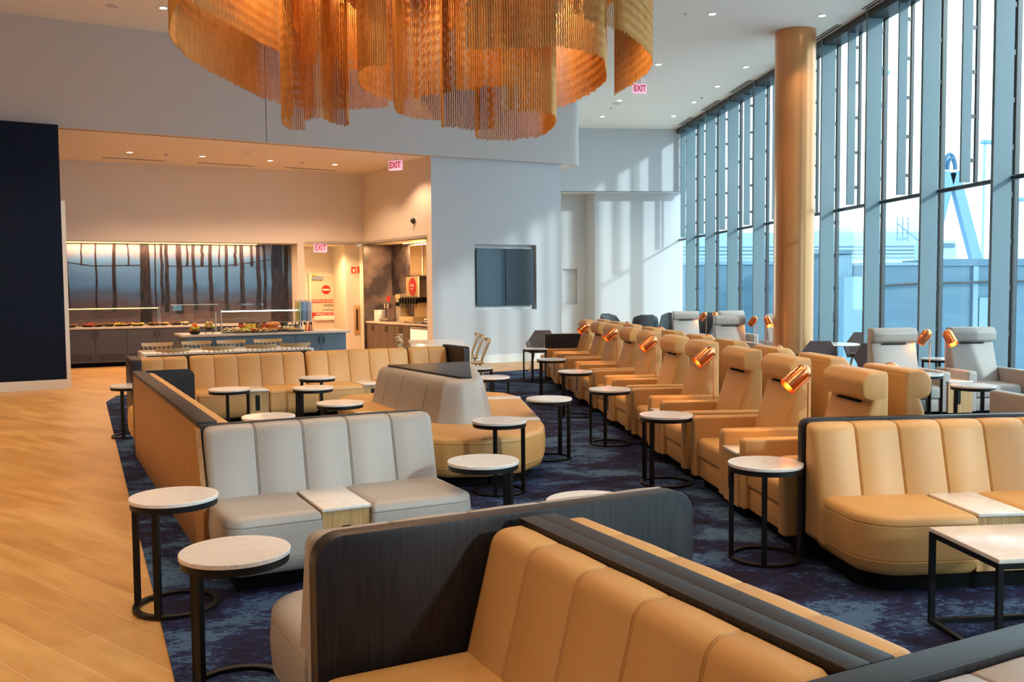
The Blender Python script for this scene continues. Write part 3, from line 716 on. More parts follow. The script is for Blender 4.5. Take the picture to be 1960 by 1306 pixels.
def wing_chair():
    t = thing('lounge_chair', 'x', 'armchair')
    pr_ = fillet([(-.34, -.30), (-.34, .2), (-.2, .34), (.2, .34), (.34, .2), (.34, -.30), (.26, -.30), (.24, .14), (.12, .24), (-.12, .24), (-.24, .14), (-.26, -.30)], [.03, .1, .1, .1, .1, .03, .03, .06, .06, .06, .06, .03], 4)
    bm = loft(bmesh.new(), pr_, [(.2, .03), (.24, 0), (.66, 0), (.92, .01), (1.02, .03), (1.05, .06)])
    for v in bm.verts:
        z0_ = v.co.z
        if z0_ > .5:
            f = 1 if v.co.y > .12 else max(.12, (v.co.y+.3)/.42)
            v.co.z = .5+(z0_-.5)*f*(1.08-.20*(v.co.x/.34)**2)
        if z0_ > .3: v.co.y += .10*(z0_-.3)
    obj('shell', bm, M['bluefab'], t)
    obj('seat_cushion', B(-.24, .24, -.32, .18, .26, .44, r=.05, seg=3), M['bluefab'], t)
    obj('plinth', lathe(bmesh.new(), [(0, 0), (.2, 0), (.2, .02), (.04, .05), (.04, .22), (0, .22)], 20), M['black'], t)
    return t
wc = wing_chair(); uw = []
for (x, y, a, lab) in ((PY(1180, 600, 23.4).x, 23.4, 40, 'blue-grey high-backed lounge chair by the far wall, leftmost of three'),
                       (PY(1231, 600, 22.6).x, 22.6, 180, 'dark high-backed lounge chair by the far wall, middle of three, back to us'),
                       (PY(1285, 600, 23.6).x, 23.6, -25, 'blue-grey high-backed lounge chair by the far wall behind the farthest grey recliner'),
                       (PY(1345, 600, 23.2).x, 23.2, -40, 'blue-grey lounge chair glimpsed behind the farthest window copper lamps')):
    place(wc, uw, (x, y, zf), R(a), lab, 'high-backed lounge chairs at the far wall')
# dining tables
def dining(name, lab, loc, rz, ln, wd_, zt=.75, marble='marble'):
    t = thing(name, lab, 'table', loc, rz)
    obj('table_top', B(0, ln, 0, wd_, zt-.035, zt, r=.004), M[marble], t)
    for x in (0, ln-.035): obj('end_panel', B(x, x+.035, .002, wd_-.002, 0, zt-.036, r=.002), M[marble], t)
    obj('under_frame', B(.08, ln-.08, .12, wd_-.12, zt-.10, zt-.037), M['black'], t, False)
d0 = Vector((-4.36, 15.35))
dining('dining_table', 'long marble waterfall dining table between the buffet island and the far bench', (d0.x, d0.y, 0), TH, 2.75, 1.05)
dining('dining_table', 'white marble dining table in front of the screen wall, between spindle chairs', (.93, 16.35, 0), R(92), 2.2, 1.05)
def spindle_chair():
    t = thing('spindle_chair', 'x', 'chair')
    obj('seat', loft(bmesh.new(), fillet([(-.22, -.2), (.22, -.2), (.2, .21), (-.2, .21)], .05, 5), [(.43, .02), (.44, .004), (.455, 0), (.462, .006)]), M['birch'], t)
    for sx in (-1, 1):
        obj('leg', tube(bmesh.new(), [(sx*.22, -.22, 0), (sx*.16, -.14, .435)], .012, 8, .017), M['birch'], t)
        obj('leg', tube(bmesh.new(), [(sx*.22, .24, 0), (sx*.16, .14, .435)], .012, 8, .017), M['birch'], t)
    bm = bmesh.new(); n = 12; rows = []
    for i in range(n+1):
        u = -1+2*i/n; x = u*.255; y = .33-.075*u*u; h = .035-.008*abs(u); z = .835+.012*u*u
        rows.append([bm.verts.new((x, y-.009, z-h)), bm.verts.new((x, y+.009, z-h)), bm.verts.new((x, y+.013, z+h)), bm.verts.new((x, y-.005, z+h))])
    for u, v in zip(rows, rows[1:]):
        for k in range(4): bm.faces.new((u[k], u[(k+1) % 4], v[(k+1) % 4], v[k]))
    bm.faces.new(rows[0]); bm.faces.new(rows[-1][::-1])
    obj('top_rail', bm, M['birch'], t)
    for i in range(7):
        u = -1+2*i/6; obj('spindle', tube(bmesh.new(), [(u*.16, .17, .455), (u*.225, .33-.075*(u*.9)**2, .81)], .0065, 6), M['birch'], t)
    return t
sp = spindle_chair(); usp = []
nr_ = ['first', 'second', 'third', 'fourth']
for i, (x, y) in enumerate(((332, 667), (419, 663), (502, 660), (567, 657))):
    p = V2(P(x, y, .87))-e2*.33
    place(sp, usp, (p.x, p.y, 0 if i > 9 else .0), TH+PI, 'pale spindle chair on the near side of the long dining table, %s from left' % nr_[i], 'spindle chairs on the near side'); 
for o in [o for o in bpy.data.objects if o.get('group') == 'spindle chairs on the near side']:
    o.rotation_euler.z = TH+PI; o.location = (V2(o.location)+e2*.66).to_3d()
for i, (x, y) in enumerate(((300, 656), (375, 653), (441, 651), (511, 649))):
    p = V2(P(x, y, .87))-e2*.33
    dup(sp, (p.x, p.y, 0), TH, 'pale spindle chair on the far side of the long dining table, %s from left' % nr_[i], 'spindle chairs on the far side')
for i, (x, y) in enumerate(((935, 648), (924, 641.5), (915, 638))):
    p = P(x, y, .87); dup(sp, (p.x-.30, p.y, 0), R(-90), 'pale spindle chair right of the screen-wall dining table, %s from the camera' % nr_[i], 'spindle chairs right of the small dining table')
for i, (x, y) in enumerate(((763, 651), (760, 645.5), (765, 640.5))):
    p = P(x, y, .87); dup(sp, (p.x+.30, p.y, 0), R(90), 'pale spindle chair left of the screen-wall dining table, %s from the camera' % nr_[i], 'spindle chairs left of the small dining table')
# ================================================================ BUFFET
def along(o0, d, n_, u, v): return o0+d*u+n_*v
def cabinet_run(name, lab, o0, th, ln, dep, mat, doors, vent=False, zt=.885, cat='cabinet', handle_in=True):
    t = thing(name, lab, cat, (o0[0], o0[1], 0), th)
    obj('carcass', B(0, ln, .01, dep, .10, zt-.005), M[mat], t, False)
    obj('toe_kick', B(.0, ln, .06, dep, 0, .10), M['plinth'], t, False)
    w_ = ln/doors
    for i in range(doors):
        d = obj('door', B(i*w_+.004, (i+1)*w_-.004, -.012, .01, .11, zt-.015, r=.002), M[mat], t, False)
        hx = (i+1)*w_-.05 if i % 2 == 0 else i*w_+.05
        obj('handle', bar(bar(bar(bmesh.new(), (hx, -.035, zt-.20), (hx, -.035, zt-.06), .012), (hx, -.012, zt-.19), (hx, -.035, zt-.19), .01), (hx, -.012, zt-.07), (hx, -.035, zt-.07), .01), M['black'], d)
        if vent:
            bm = bmesh.new()
            for k in range(5): box(bm, i*w_+.06, (i+1)*w_-.06, -.016, -.011, .16+k*.03, .175+k*.03)
            obj('vent_grille', bm, M['slot'], d, False)
    return t
# island counter
i0 = V2(P(350, 643, .92))
for k in range(3):
    cabinet_run('island_cabinet', 'slate blue buffet island cabinet with two doors, %s from the left' % nr_[k], i0+e1*(.06+k*1.03)+e2*.05, TH, 1.03, .95, 'cabblue', 2)['group'] = 'slate blue island cabinets'
t = thing('island_worktop', 'pale stone worktop of the blue buffet island', 'worktop', (i0.x, i0.y, .885), TH)
obj('slab', B(-.02, 3.22, 0, 1.06, 0, .045, r=.004), M['worktop'], t)
# back counter
bc0 = WP(117)+wn*-.02; bth = math.atan2(wd.y, wd.x); bl_ = (p1-bc0).length
nb = 4; cw_ = bl_/nb
for k in range(nb):
    cabinet_run('counter_cabinet', 'dark grey cabinet under the mural counter, %s from the left' % nr_[k], bc0+wd*(k*cw_), bth, cw_-.003, .70, 'cabgrey', 2, True)['group'] = 'dark grey counter cabinets'
t = thing('counter_worktop', 'pale stone worktop running under the forest mural', 'worktop', (bc0.x, bc0.y, .885), bth)
obj('slab', B(0, bl_-.01, -.03, .72, 0, .045, r=.004), M['worktop'], t)
# mural
t = thing('forest_mural', 'wide glossy mural of dark tree trunks against misty blue', 'mural', (bc0.x+wn.x*.72, bc0.y+wn.y*.72, .931), bth)
obj('printed_panel', B(-.5, bl_-.005, .0, .02, 0, 1.99), M['mural'], t, False)
tr = bmesh.new(); ppx = bl_/(571-117)
def trunk(px, wpx, zb=.62, zt2=1.99, lean=0.):
    x = (px-117)*ppx; w_ = wpx*ppx/2; zb = zb if zb > 1 else max(.02, zb-.24); n = 6; L_, R_ = [], []
    for k in range(n+1):
        z = zb+(zt2-zb)*k/n; j = (random.random()-.5)*.03; f = 1.15-.3*k/n
        L_.append((x-w_*f+j+lean*k/n, z)); R_.append((x+w_*f+j+lean*k/n, z))
    for k in range(n):
        bm = tr; q = [L_[k], R_[k], R_[k+1], L_[k+1]]
        tr.faces.new([tr.verts.new((a, -.003, b)) for a, b in q])
for px, wp, zb, ln_ in ((131, 5, .6, -.05), (156, 3, 1.44, 0), (181, 3.5, .6, 0), (214, 7, .6, .02), (242, 3, 1.44, 0), (273, 20, .3, 0), (292, 3, .6, 0), (305, 6, .7, 0), (314, 8, .55, 0), (338, 12, .5, 0), (355, 4, 1.44, 0), (371, 7, .6, -.05), (385, 6, 1.44, 0), (401, 8, .55, 0), (419, 3, 1.44, .02), (433, 7, .6, 0), (452, 6, 1.44, 0), (466, 9, .5, 0), (487, 6, 1.44, 0), (500, 9, .55, 0), (513, 6, .6, 0), (540, 26, 0., 0), (558, 10, 0, 0)):
    trunk(px, wp, zb, 1.99, ln_)
for seg in (((117, 1.55), (175, 1.44), (272, 1.46)), ((318, 1.44), (420, 1.44), (475, 1.52), (528, 1.62))):
    for (xa, za), (xb, zb) in zip(seg, seg[1:]): 
        xa_, xb_ = (xa-117)*ppx, (xb-117)*ppx
        tr.faces.new([tr.verts.new((a, -.0035, b)) for a, b in ((xa_, za-.008), (xb_, zb-.008), (xb_, zb+.008), (xa_, za+.008))])
g = bmesh.ops.solidify(tr, geom=tr.faces[:], thickness=.002)
obj('printed_trunks', tr, M['trunk'], t, False)
# led strip in the recess ceiling
t = thing('cove_light', 'warm glowing light strip along the top of the forest mural', 'light', (bc0.x+wn.x*.55, bc0.y+wn.y*.55, 2.90), bth)
obj('diffuser', B(-.4, bl_-.9, 0, .06, 0.01, .028), M['led'], t, False)
def area(loc, rot, sx, sy, pw, col, name='area_light', spread=PI):
    ld = bpy.data.lights.new(name, 'AREA'); ld.shape = 'RECTANGLE'; ld.size = sx; ld.size_y = sy; ld.energy = pw; ld.color = col; ld.spread = spread
    lo = bpy.data.objects.new(name, ld); C.objects.link(lo); lo.location = loc; lo.rotation_euler = rot; return lo
mid = bc0+wd*(bl_/2-.4)+wn*.58
area((mid.x, mid.y, 2.89), (0, 0, bth), bl_-1, .05, 75, (1, .56, .28), 'cove_glow')
# sneeze guards
def sneeze(lab, o0, th, ln, dep, nposts, z0, tube_mat):
    t = thing('sneeze_guard', lab, 'sneeze guard', (o0[0], o0[1], z0), th)
    for i in range(nposts):
        x = ln*i/(nposts-1)
        for y in (0, dep): obj('post', tube(bmesh.new(), [(x, y, 0), (x, y, .46 if y == 0 else .40)], .013, 10), M['steel'], t)
    obj('glass_shelf', B(-.02, ln+.02, -.06, dep+.05, .44, .45), M['sneeze'], t, False)
    g_ = bmesh.new(); loft(g_, [(-.06, .43), (-.052, .43), (-.10, .20), (-.108, .20)], [(-.02, 0), (ln+.02, 0)], lambda a, b, h: Vector((h, a, b)))
    obj('front_glass', g_, M['sneeze'], t, False)
    obj('light_tube', tube(bmesh.new(), [(.03, .06, .425), (ln-.03, .06, .425)], .009, 8), M[tube_mat], t)
    return t
sg0 = V2(P(418, 638, .93)); sg0 = i0+e1*((sg0-i0).dot(e1))+e2*.12
sneeze('glass sneeze guard with a bright white tube over the island food', sg0, TH, 1.52, .6, 2, .93, 'ledw')
q0 = bc0+wn*.08
sneeze('glass sneeze guard with an orange light tube at the left of the mural counter', q0, bth, 2.1, .5, 2, .93, 'led')
g2 = thing('glass_screen', 'frameless glass screen standing at the middle of the mural counter', 'glass screen', ((bc0+wd*2.35+wn*.1).x, (bc0+wd*2.35+wn*.1).y, .93), bth)
obj('pane', B(0, 2.2, 0, .008, .01, .50), M['sneeze'], g2, False)
for x in (.25, 1.9): obj('clamp', B(x-.02, x+.02, -.02, .03, 0, .03), M['steel'], g2, False)
# food
M['orange'] = plain('orange_skin', (.85, .22, .02), .5); M['banana'] = plain('green_banana', (.45, .55, .04), .5); M['apple'] = plain('apple_skin', (.62, .30, .10), .4); M['lime'] = plain('lime_skin', (.50, .50, .12), .4)
M['bowl'] = plain('black_bowl', (.02, .018, .016), .3)
FM = [plain('food_bread', (.62, .38, .14), .7), plain('food_green', (.30, .42, .05), .7), plain('food_red', (.55, .08, .02), .6), plain('food_cream', (.75, .58, .33), .7), plain('food_yellow', (.78, .48, .05), .6), plain('food_brown', (.26, .12, .04), .7)]
def ball(c, r, seg=12):
    bm = bmesh.new(); bmesh.ops.create_uvsphere(bm, u_segments=seg, v_segments=seg-4, radius=r, matrix=Matrix.Translation(c)); return bm
def bowl(lab, p, z, r, h=.07, stand=False):
    t = thing('bowl', lab, 'bowl', (p[0], p[1], z))
    zb = .06 if stand else 0
    obj('dish', lathe(bmesh.new(), [(0, zb), (r*.5, zb), (r, zb+h), (r*.95, zb+h), (r*.45, zb+.015), (0, zb+.015)], 24), M['bowl'], t)
    if stand:
        for s in (-1, 1): obj('stand_leg', tube(bmesh.new(), [(s*r*.5, 0, .0), (s*r*.4, 0, zb+.005)], .008, 6), M['black'], t)
ZT = .931
def itop(px, v): return i0+e1*(((V2(P(px, 636, .93)))-i0).dot(e1))+e2*v
fb = itop(356, .22); bowl('black bowl of oranges and green bananas at the left end of the island', fb, ZT, .14)
for k, (x, y, z, r) in enumerate(((-.06, 0, .075, .042), (.02, .05, .075, .042), (-.02, .06, .075, .042), (-.07, .06, .08, .04), (-.03, .01, .14, .042), (.035, .03, .135, .04), (0, .02, .19, .038))):
    o = obj('orange', ball((0, 0, 0), r), M['orange'], None); o.location = (fb.x+x, fb.y+y, ZT+z)
    tag(o, 'orange piled in the black bowl at the left end of the island', 'fruit', 'oranges in the bowl')
for k in range(4):
    pts = [(.05*math.cos(a)*1.3, -.02, -.04*math.sin(a)) for a in [R(200+28*j-70) for j in range(5)]]
    o = obj('banana', tube(bmesh.new(), [(-.07+.035*j, -.01*abs(j-2), .012*abs(j-2)) for j in range(5)], .015, 8), M['banana'], None)
    o.location = (fb.x+.02, fb.y-.05+.022*k, ZT+.10+.004*k); tag(o, 'green banana lying in front of the oranges in the black bowl', 'fruit', 'bananas in the bowl')
fb2 = itop(388, .35); bowl('black bowl on a stand holding apples, beside the orange bowl', fb2, ZT, .135, .06, True)
for k, (x, y, z) in enumerate(((-.07, 0, .12), (.0, -.03, .12), (.07, 0, .12), (.0, .05, .12), (-.035, .01, .18), (.035, .01, .18))):
    o = obj('apple', ball((0, 0, 0), .042), M['apple' if k % 2 else 'lime'], None); o.location = (fb2.x+x, fb2.y+y, ZT+z+.01)
    tag(o, ('yellow-green' if k % 2 == 0 else 'reddish')+' apple in the black stand bowl on the island', 'fruit', ('green' if k % 2 == 0 else 'red')+' apples in the stand bowl')
def tray(lab, p, th, lx, ly, mi, h=.05, seed=0, mat='bowl', round_=False):
    random.seed(seed)
    t = thing('food_tray', lab, 'food tray', (p[0], p[1], ZT), th)
    if round_: obj('dish', lathe(bmesh.new(), [(0, 0), (lx*.3, 0), (lx*.5, .035), (lx*.47, .035), (0, .012)], 20), M[mat], t)
    else: obj('dish', B(-lx/2, lx/2, -ly/2, ly/2, 0, .022, r=.006), M[mat], t)
    bm = bmesh.new()
    for k in range(26):
        r = random.uniform(.016, .03); x = random.uniform(-.42, .42)*lx; y = random.uniform(-.4, .4)*ly
        bmesh.ops.create_icosphere(bm, subdivisions=1, radius=r, matrix=Matrix.Translation((x, y, .025+random.random()*h)) @ Matrix.Diagonal((1.3, 1, .7, 1)))
    obj('food', bm, FM[mi], t)['kind'] = 'stuff'
for k, (px, v, lx, mi, lab) in enumerate(((432, .30, .34, 3, 'tray of pale pastries under the left of the island sneeze guard'), (458, .22, .3, 0, 'tray of bread rolls second under the island sneeze guard'), (470, .5, .3, 1, 'bowl of green salad behind the rolls on the island'),
        (492, .3, .3, 2, 'plate of sliced red meats in the middle of the island'), (512, .22, .3, 5, 'dark dish of brown spread in the middle of the island'), (530, .4, .26, 2, 'dark dish of tomatoes right of the island middle'), (552, .28, .42, 3, 'large heap of pale crackers at the right of the island food'), (571, .2, .3, 0, 'board of bread at the right end of the island food'), (500, .16, .5, 0, 'long front board of bread slices along the island edge'))):
    tray(lab, itop(px, v), TH, lx, .22, mi, .08 if mi == 3 else .05, k)
# jars
for k, (px, mi) in enumerate(((462, 2), (476, 4), (488, 4), (500, 5), (513, 2))):
    p = itop(px, .62); t = thing('jar', 'lidded jar of %s preserve behind the island food, %s from the left' % (['red', 'amber', 'yellow', 'brown', 'dark red'][k], ['first', 'second', 'third', 'fourth', 'fifth'][k]), 'jar', (p.x, p.y, ZT))
    obj('glass_body', lathe(bmesh.new(), [(0, 0), (.055, 0), (.055, .15), (.045, .17), (0, .17)], 18), FM[mi], t); obj('lid', lathe(bmesh.new(), [(0, .171), (.05, .171), (.05, .19), (0, .19)], 18), M['bowl'], t)
p = itop(535, .6); t = thing('ham', 'glazed roast ham on a black stand behind the island food', 'roast ham', (p.x, p.y, ZT))
obj('stand', lathe(bmesh.new(), [(0, 0), (.14, 0), (.14, .03), (0, .03)], 20), M['bowl'], t)
hb = ball((0, 0, .12), .12, 16)
for v in hb.verts: v.co.x *= 1.25; v.co.z = .115+(v.co.z-.12)*.72
obj('meat', hb, plain('glazed_ham', (.55, .16, .04), .25), t)
p = itop(556, .6); t = thing('pot', 'black pot at the right end behind the island food', 'pot', (p.x, p.y, ZT)); obj('body', lathe(bmesh.new(), [(0, 0), (.09, 0), (.09, .17), (.08, .17), (.08, .02), (0, .02)], 20), M['bowl'], t); obj('rim', lathe(bmesh.new(), [(.091, .155), (.1, .16), (.1, .172), (.091, .172)], 20), M['black'], t)
# back counter food
for k, (px, mi, lx) in enumerate(((131, 5, .3), (163, 2, .32), (181, 5, .25), (200, 5, .25), (220, 4, .3), (233, 5, .22), (253, 4, .34), (282, 5, .26), (300, 0, .32), (325, 5, .26), (340, 3, .3))):
    c_ = ['black dish', 'dish of red salad', 'black dish', 'black dish', 'dish of yellow fruit', 'dark dish', 'dish of orange fruit slices', 'dark bowl', 'dish of mixed bites', 'dark bowl', 'pale dish of bites'][k]
    p = bc0+wd*((px-117)*ppx)+wn*.3
    tray('%s on the mural counter, %s from the left' % (c_, ['first', 'second', 'third', 'fourth', 'fifth', 'sixth', 'seventh', 'eighth', 'ninth', 'tenth', 'eleventh'][k]), p, bth, lx, .25, mi, .05, 50+k, 'bowl', True)
# cereal/drink dispensers
M['acr'] = glassm('dispenser_acrylic', (.80, .84, .88), .06)
M['cer_y'] = plain('corn_flakes', (.80, .55, .05), .7); M['cer_b'] = plain('pale_blue_label', (.35, .50, .68), .5); M['cer_w'] = plain('pale_pink_label', (.75, .60, .62), .5)
for k, (px, cm, lab) in enumerate(((594, 'cer_y', 'yellow'), (606, 'cer_b', 'blue'), (618, 'cer_w', 'pale pink'))):
    p = itop(px, .62); t = thing('dispenser', 'tall clear dispenser with %s contents at the right end of the island' % lab, 'dispenser', (p.x, p.y, ZT), TH)
    obj('canister', B(-.065, .065, -.065, .065, .17, .62, r=.01), M['acr'], t)
    obj('contents', B(-.045, .045, -.045, .045, .20, .585, r=.01), M[cm], t)
    obj('stand', box(box(box(bmesh.new(), -.075, .075, -.09, .07, 0, .012), -.07, -.055, .02, .04, .012, .17), .055, .07, .02, .04, .012, .17), M['black'], t, False)
    obj('dial', lathe(bmesh.new(), [(0, 0), (.03, 0), (.03, .03), (0, .03)], 14, (0, -.065, .145), Matrix.Rotation(R(90), 4, 'X')), M['black'], t)
for k, (px, cm) in enumerate(((601, 'orange'), (609, 'red'), (588, 'trimw'))):
    p = itop(px, .3); t = thing('bottle', '%s bottle in front of the dispensers on the island' % ['small orange', 'small red', 'small clear'][k], 'bottle', (p.x, p.y, ZT))
    obj('body', lathe(bmesh.new(), [(0, 0), (.022, 0), (.022, .09), (.009, .13), (.009, .16), (0, .16)], 14), M[cm], t); obj('cap', lathe(bmesh.new(), [(0, .161), (.011, .161), (.011, .18), (0, .18)], 10), M['trimw'], t)
# door
dz = ec; dth = bth
dl = WP(590, 0, 1.8); dr = WP(656, 0, 1.8); dw = (dr-dl).length
t = thing('door_1', None, None, (dl.x, dl.y, 0), dth, kind='structure')
dh = 2.2
obj('door_leaf', B(.07, dw-.07, -.05, -.01, .01, dh-.07), plain('door_paint', (.68, .58, .50), .5), t, False)
bm = bmesh.new(); box(bm, 0, .07, -.09, 0, 0, dh); box(bm, dw-.07, dw, -.09, 0, 0, dh); box(bm, .07, dw-.07, -.09, 0, dh-.07, dh)
obj('frame', bm, M['warmw'], t, False)
obj('closer', B(.1, .4, -.12, -.05, dh-.16, dh-.10), M['steel'], t, False)
obj('push_bar', B(.12, dw-.1, -.12, -.05, .92, 1.04, r=.01), M['trimw'], t)
def sign_disc():
    s = thing('no_entry_sign', 'round red no-entry sign with a white bar on the door', 'sign', (0, 0, 0), dth)
    c = V2((0, 0)); q = dl+wd*(dw*.5)-wn*.052
    s.location = (q.x, q.y, 1.76)
    obj('disc', lathe(bmesh.new(), [(0, 0), (.125, 0), (.125, .006), (0, .006)], 32, M4=Matrix.Rotation(R(90), 4, 'X')), M['red'], s)
    obj('bar', B(-.10, .10, -.009, -.0065, -.02, .02), M['signtext'], s, False)
sign_disc()
q = dl+wd*(dw*.5)-wn*.052
t = thing('warning_sign', 'red and white controlled secured area notice on the door', 'sign', (q.x, q.y, 0), dth)
obj('top_band', B(-.43, .43, -.004, 0, 1.40, 1.49), M['red'], t, False)
text_mesh('CONTROLLED SECURED AREA', .062, M['signtext'], t, (0, -.0065, 1.445), (R(90), 0, 0), ext=.001)
for k, (s_, z) in enumerate((('AUTHORIZED PERSONNEL', 1.34), ('BEYOND THIS POINT', 1.30), ('NO UNAUTHORIZED ENTRY', 1.20))):
    text_mesh(s_, .036, M['ink'], t, (.12, -.003, z), (R(90), 0, 0), ext=.001)
obj('lower_band', B(-.43, .43, -.004, 0, 1.00, 1.13), M['red'], t, False)
text_mesh('EMERGENCY EXIT ONLY', .055, M['signtext'], t, (0, -.0065, 1.09), (R(90), 0, 0), ext=.001)
text_mesh('ALARM WILL SOUND', .055, M['signtext'], t, (.0, -.0065, 1.035), (R(90), 0, 0), ext=.001)
obj('corner_label', B(-.40, -.28, -.058, -.05, 2.145, 2.175), M['yellow'], t, False)
# exit signs
def exit_sign(lab, p, th, s=1.0, arm=.1, stem=True):
    t = thing('exit_sign', lab, 'exit sign', p, th)
    obj('panel', B(-.17*s, .17*s, -.03, .03, -.11*s, .11*s, r=.006), M['exitw'], t)
    text_mesh('EXIT', .20*s, M['exitr'], t, (0, -.032, 0), (R(90), 0, 0), ext=.002, sx=.72)
    if stem: obj('mount', B(-.03, .03, -.02, .02, .11*s, .11*s+arm), M['trimw'], t, False)
    return t
e = PY(613, 475, 24.3); exit_sign('pink lit EXIT sign above the secured door', (e.x, e.y, e.z), TH, 1.0, 2.935-e.z-.11)
e = PY(757, 306, 21.6); exit_sign('pink lit EXIT sign hanging edge-on under the warm lower ceiling', (e.x, e.y, ZS-.17), R(-28), 1.0, .06)
e = PY(1224, 170, 22.0); exit_sign('pink lit EXIT sign hanging from the high ceiling right of the chandelier', (e.x, e.y, e.z), R(4), 1.0, max(.02, ZC-e.z-.11))
# fire alarm, strobe, extinguisher cabinet on the corridor side wall
def side_at(px, y_): return WP(px, 0, .55)
sth = bth
SD = -wn*.0
q = side_at(677, 0); t = thing('fire_alarm', 'red fire alarm pull station on the yellow-lit side wall', 'fire alarm', (q.x, q.y, 2.2), sth)
z_ = PY(677, 517, q.y).z; t.location.z = z_
obj('housing', B(-.06, .06, -.035, -.001, -.08, .08, r=.006), M['red'], t); obj('lever', B(-.025, .025, -.05, -.036, -.05, .03), M['signtext'], t, False)
q = side_at(687, 0); z_ = PY(687, 516, q.y).z; t = thing('alarm_strobe', 'red alarm strobe right of the pull station', 'alarm', (q.x, q.y, z_), sth)
obj('housing', B(-.035, .035, -.04, -.001, -.08, .08, r=.006), M['red'], t); obj('lens', B(-.015, .015, -.055, -.041, -.05, .05), plain('strobe_lens', (.25, .1, .08), .2), t, False)
q = side_at(682, 0); zt_ = PY(682, 585, q.y).z; zb_ = PY(682, 640, q.y).z; t = thing('extinguisher_cabinet', 'tall narrow extinguisher cabinet set in the yellow-lit side wall', 'cabinet', (q.x, q.y, zb_), sth)
obj('frame', B(-.075, .075, -.03, -.001, 0, zt_-zb_, r=.004), M['oak'], t); obj('glass_slot', B(-.03, .03, -.036, -.031, .1, zt_-zb_-.1), M['slot'], t, False)
# camera dome on alcove header
q = AP(796); z_ = PY(796, 423, q.y).z; t = thing('security_camera', 'small dark dome camera on the warm wall above the alcove', 'camera', (q.x-an.x*.0, q.y-an.y*.0, z_), math.atan2(ad.y, ad.x))
obj('dome', lathe(bmesh.new(), [(0, .11), (.04, .10), (.07, .06), (.075, .02)], 18, M4=Matrix.Rotation(R(90), 4, 'X')), M['bowl'], t)
obj('mount', lathe(bmesh.new(), [(0, 0), (.09, 0), (.09, .02), (0, .02)], 18, M4=Matrix.Rotation(R(90), 4, 'X')), M['trimw'], t)
# ---- alcove contents (local frame: x along wall from a1 to b1, y into the recess)
ath = math.atan2(ad.y, ad.x); al = (b1-a1).length
def AL(u, v): return a1+ad*u+an*v
for k in range(3):
    cabinet_run('alcove_cabinet', 'taupe drinks alcove cabinet, %s from the left' % nr_[k], AL(.05+k*.8, .06), ath, .795, .7, 'cabbrown', 2)['group'] = 'taupe alcove cabinets'
t = thing('alcove_worktop', 'wood-edged worktop in the drinks alcove', 'worktop', (*AL(.04, .03), .885), ath); obj('slab', B(0, al-.10, 0, .76, 0, .045), M['worktop'], t, False)
t = thing('bar_fridge', 'small lit glass-door fridge at the right end of the alcove counter', 'fridge', (*AL(2.48, .07), 0), ath)
fw_ = al-2.53
obj('cabinet', B(0, fw_, 0, .65, .05, .86), M['steel'], t, False); obj('glass_door', B(.04, fw_-.04, -.02, -.002, .1, .80), plain('fridge_glow', (.6, .55, .45), .2, em=(1, .75, .45), es=.55), t, False)
obj('door_frame', box(box(bmesh.new(), 0, fw_, -.025, -.001, .80, .86), 0, .04, -.025, -.001, .05, .80), M['steel'], t, False)
def AU(px): return (AP(px)-a1).dot(ad)
def prop(name, lab, cat, u, v, prs):
    t = thing(name, lab, cat, (*AL(u, v), ZT), ath)
    for nme, bm, mt in prs: obj(nme, bm, M[mt] if isinstance(mt, str) else mt, t)
    return t
amber = plain('lit_cream_panel', (.74, .55, .27), .4)
prop('cup_box', 'stack of white cup boxes at the left end of the alcove counter', 'box', AU(709), .25, [('box', B(-.12, .12, -.1, .1, .001, .24, r=.004), 'trimw'), ('lid', B(-.12, .12, -.1, .1, .243, .29, r=.004), 'trimw')])
prop('coffee_brewer', 'double coffee brewer with chrome spouts left of the soda fountain', 'coffee machine', AU(723), .35, [('body', box(box(bmesh.new(), -.2, .2, .0, .2, 0, .66), -.2, .2, -.2, .2, .001, .06), 'cabbrown'), ('spout', box(box(bmesh.new(), -.12, -.06, -.12, 0, .34, .46), .06, .12, -.12, 0, .34, .46), 'chrome'), ('logo_panel', B(-.19, .0, -.012, -.001, .52, .64), 'red'), ('drip_tray', B(-.18, .18, -.2, -.02, .062, .08), 'chrome')])
prop('espresso_machine', 'tall cream and steel coffee tower beside the soda fountain', 'coffee machine', AU(741), .40, [('body', B(-.14, .14, -.1, .2, .001, .70, r=.01), 'steel'), ('front', B(-.13, .13, -.112, -.101, .60, .69), amber), ('nozzle', B(-.05, .05, -.16, -.101, .4, .5), 'black')])
sf = prop('soda_fountain', 'cream soda fountain with a red oval emblem and row of black taps', 'soda fountain', AU(766), .38, [('base', B(-.42, .28, -.2, .25, .03, .14, r=.01), amber), ('feet', box(box(bmesh.new(), -.3, -.26, -.15, -.1, 0, .029), .2, .24, -.15, -.1, 0, .029), 'chrome'), ('splash_panel', B(-.1, .55, .05, .25, .142, .49, r=.01), amber), ('valve_block', B(-.42, .58, -.18, .06, .50, .625, r=.01), 'black'), ('merchandiser', B(-.40, .26, -.02, .2, .63, 1.12, r=.01), amber), ('chrome_edge', B(.262, .33, -.03, .2, .63, 1.13), 'chrome')])
ov = lathe(bmesh.new(), [(0, 0), (.2, 0), (.2, .006), (0, .006)], 32, M4=Matrix.Rotation(R(90), 4, 'X'))
for v in ov.verts: v.co.z *= 1.1; v.co.x += -.04; v.co.z += .88; v.co.y -= .021
em_ = obj('oval_emblem', ov, M['red'], sf)
wv = bmesh.new(); tube(wv, [(-.15, -.03, .90), (-.09, -.03, .94), (-.05, -.03, .88), (.0, -.03, .93), (.04, -.03, .89)], .012, 6); tube(wv, [(-.12, -.03, .83), (-.06, -.03, .84), (-.01, -.03, .82)], .009, 6)
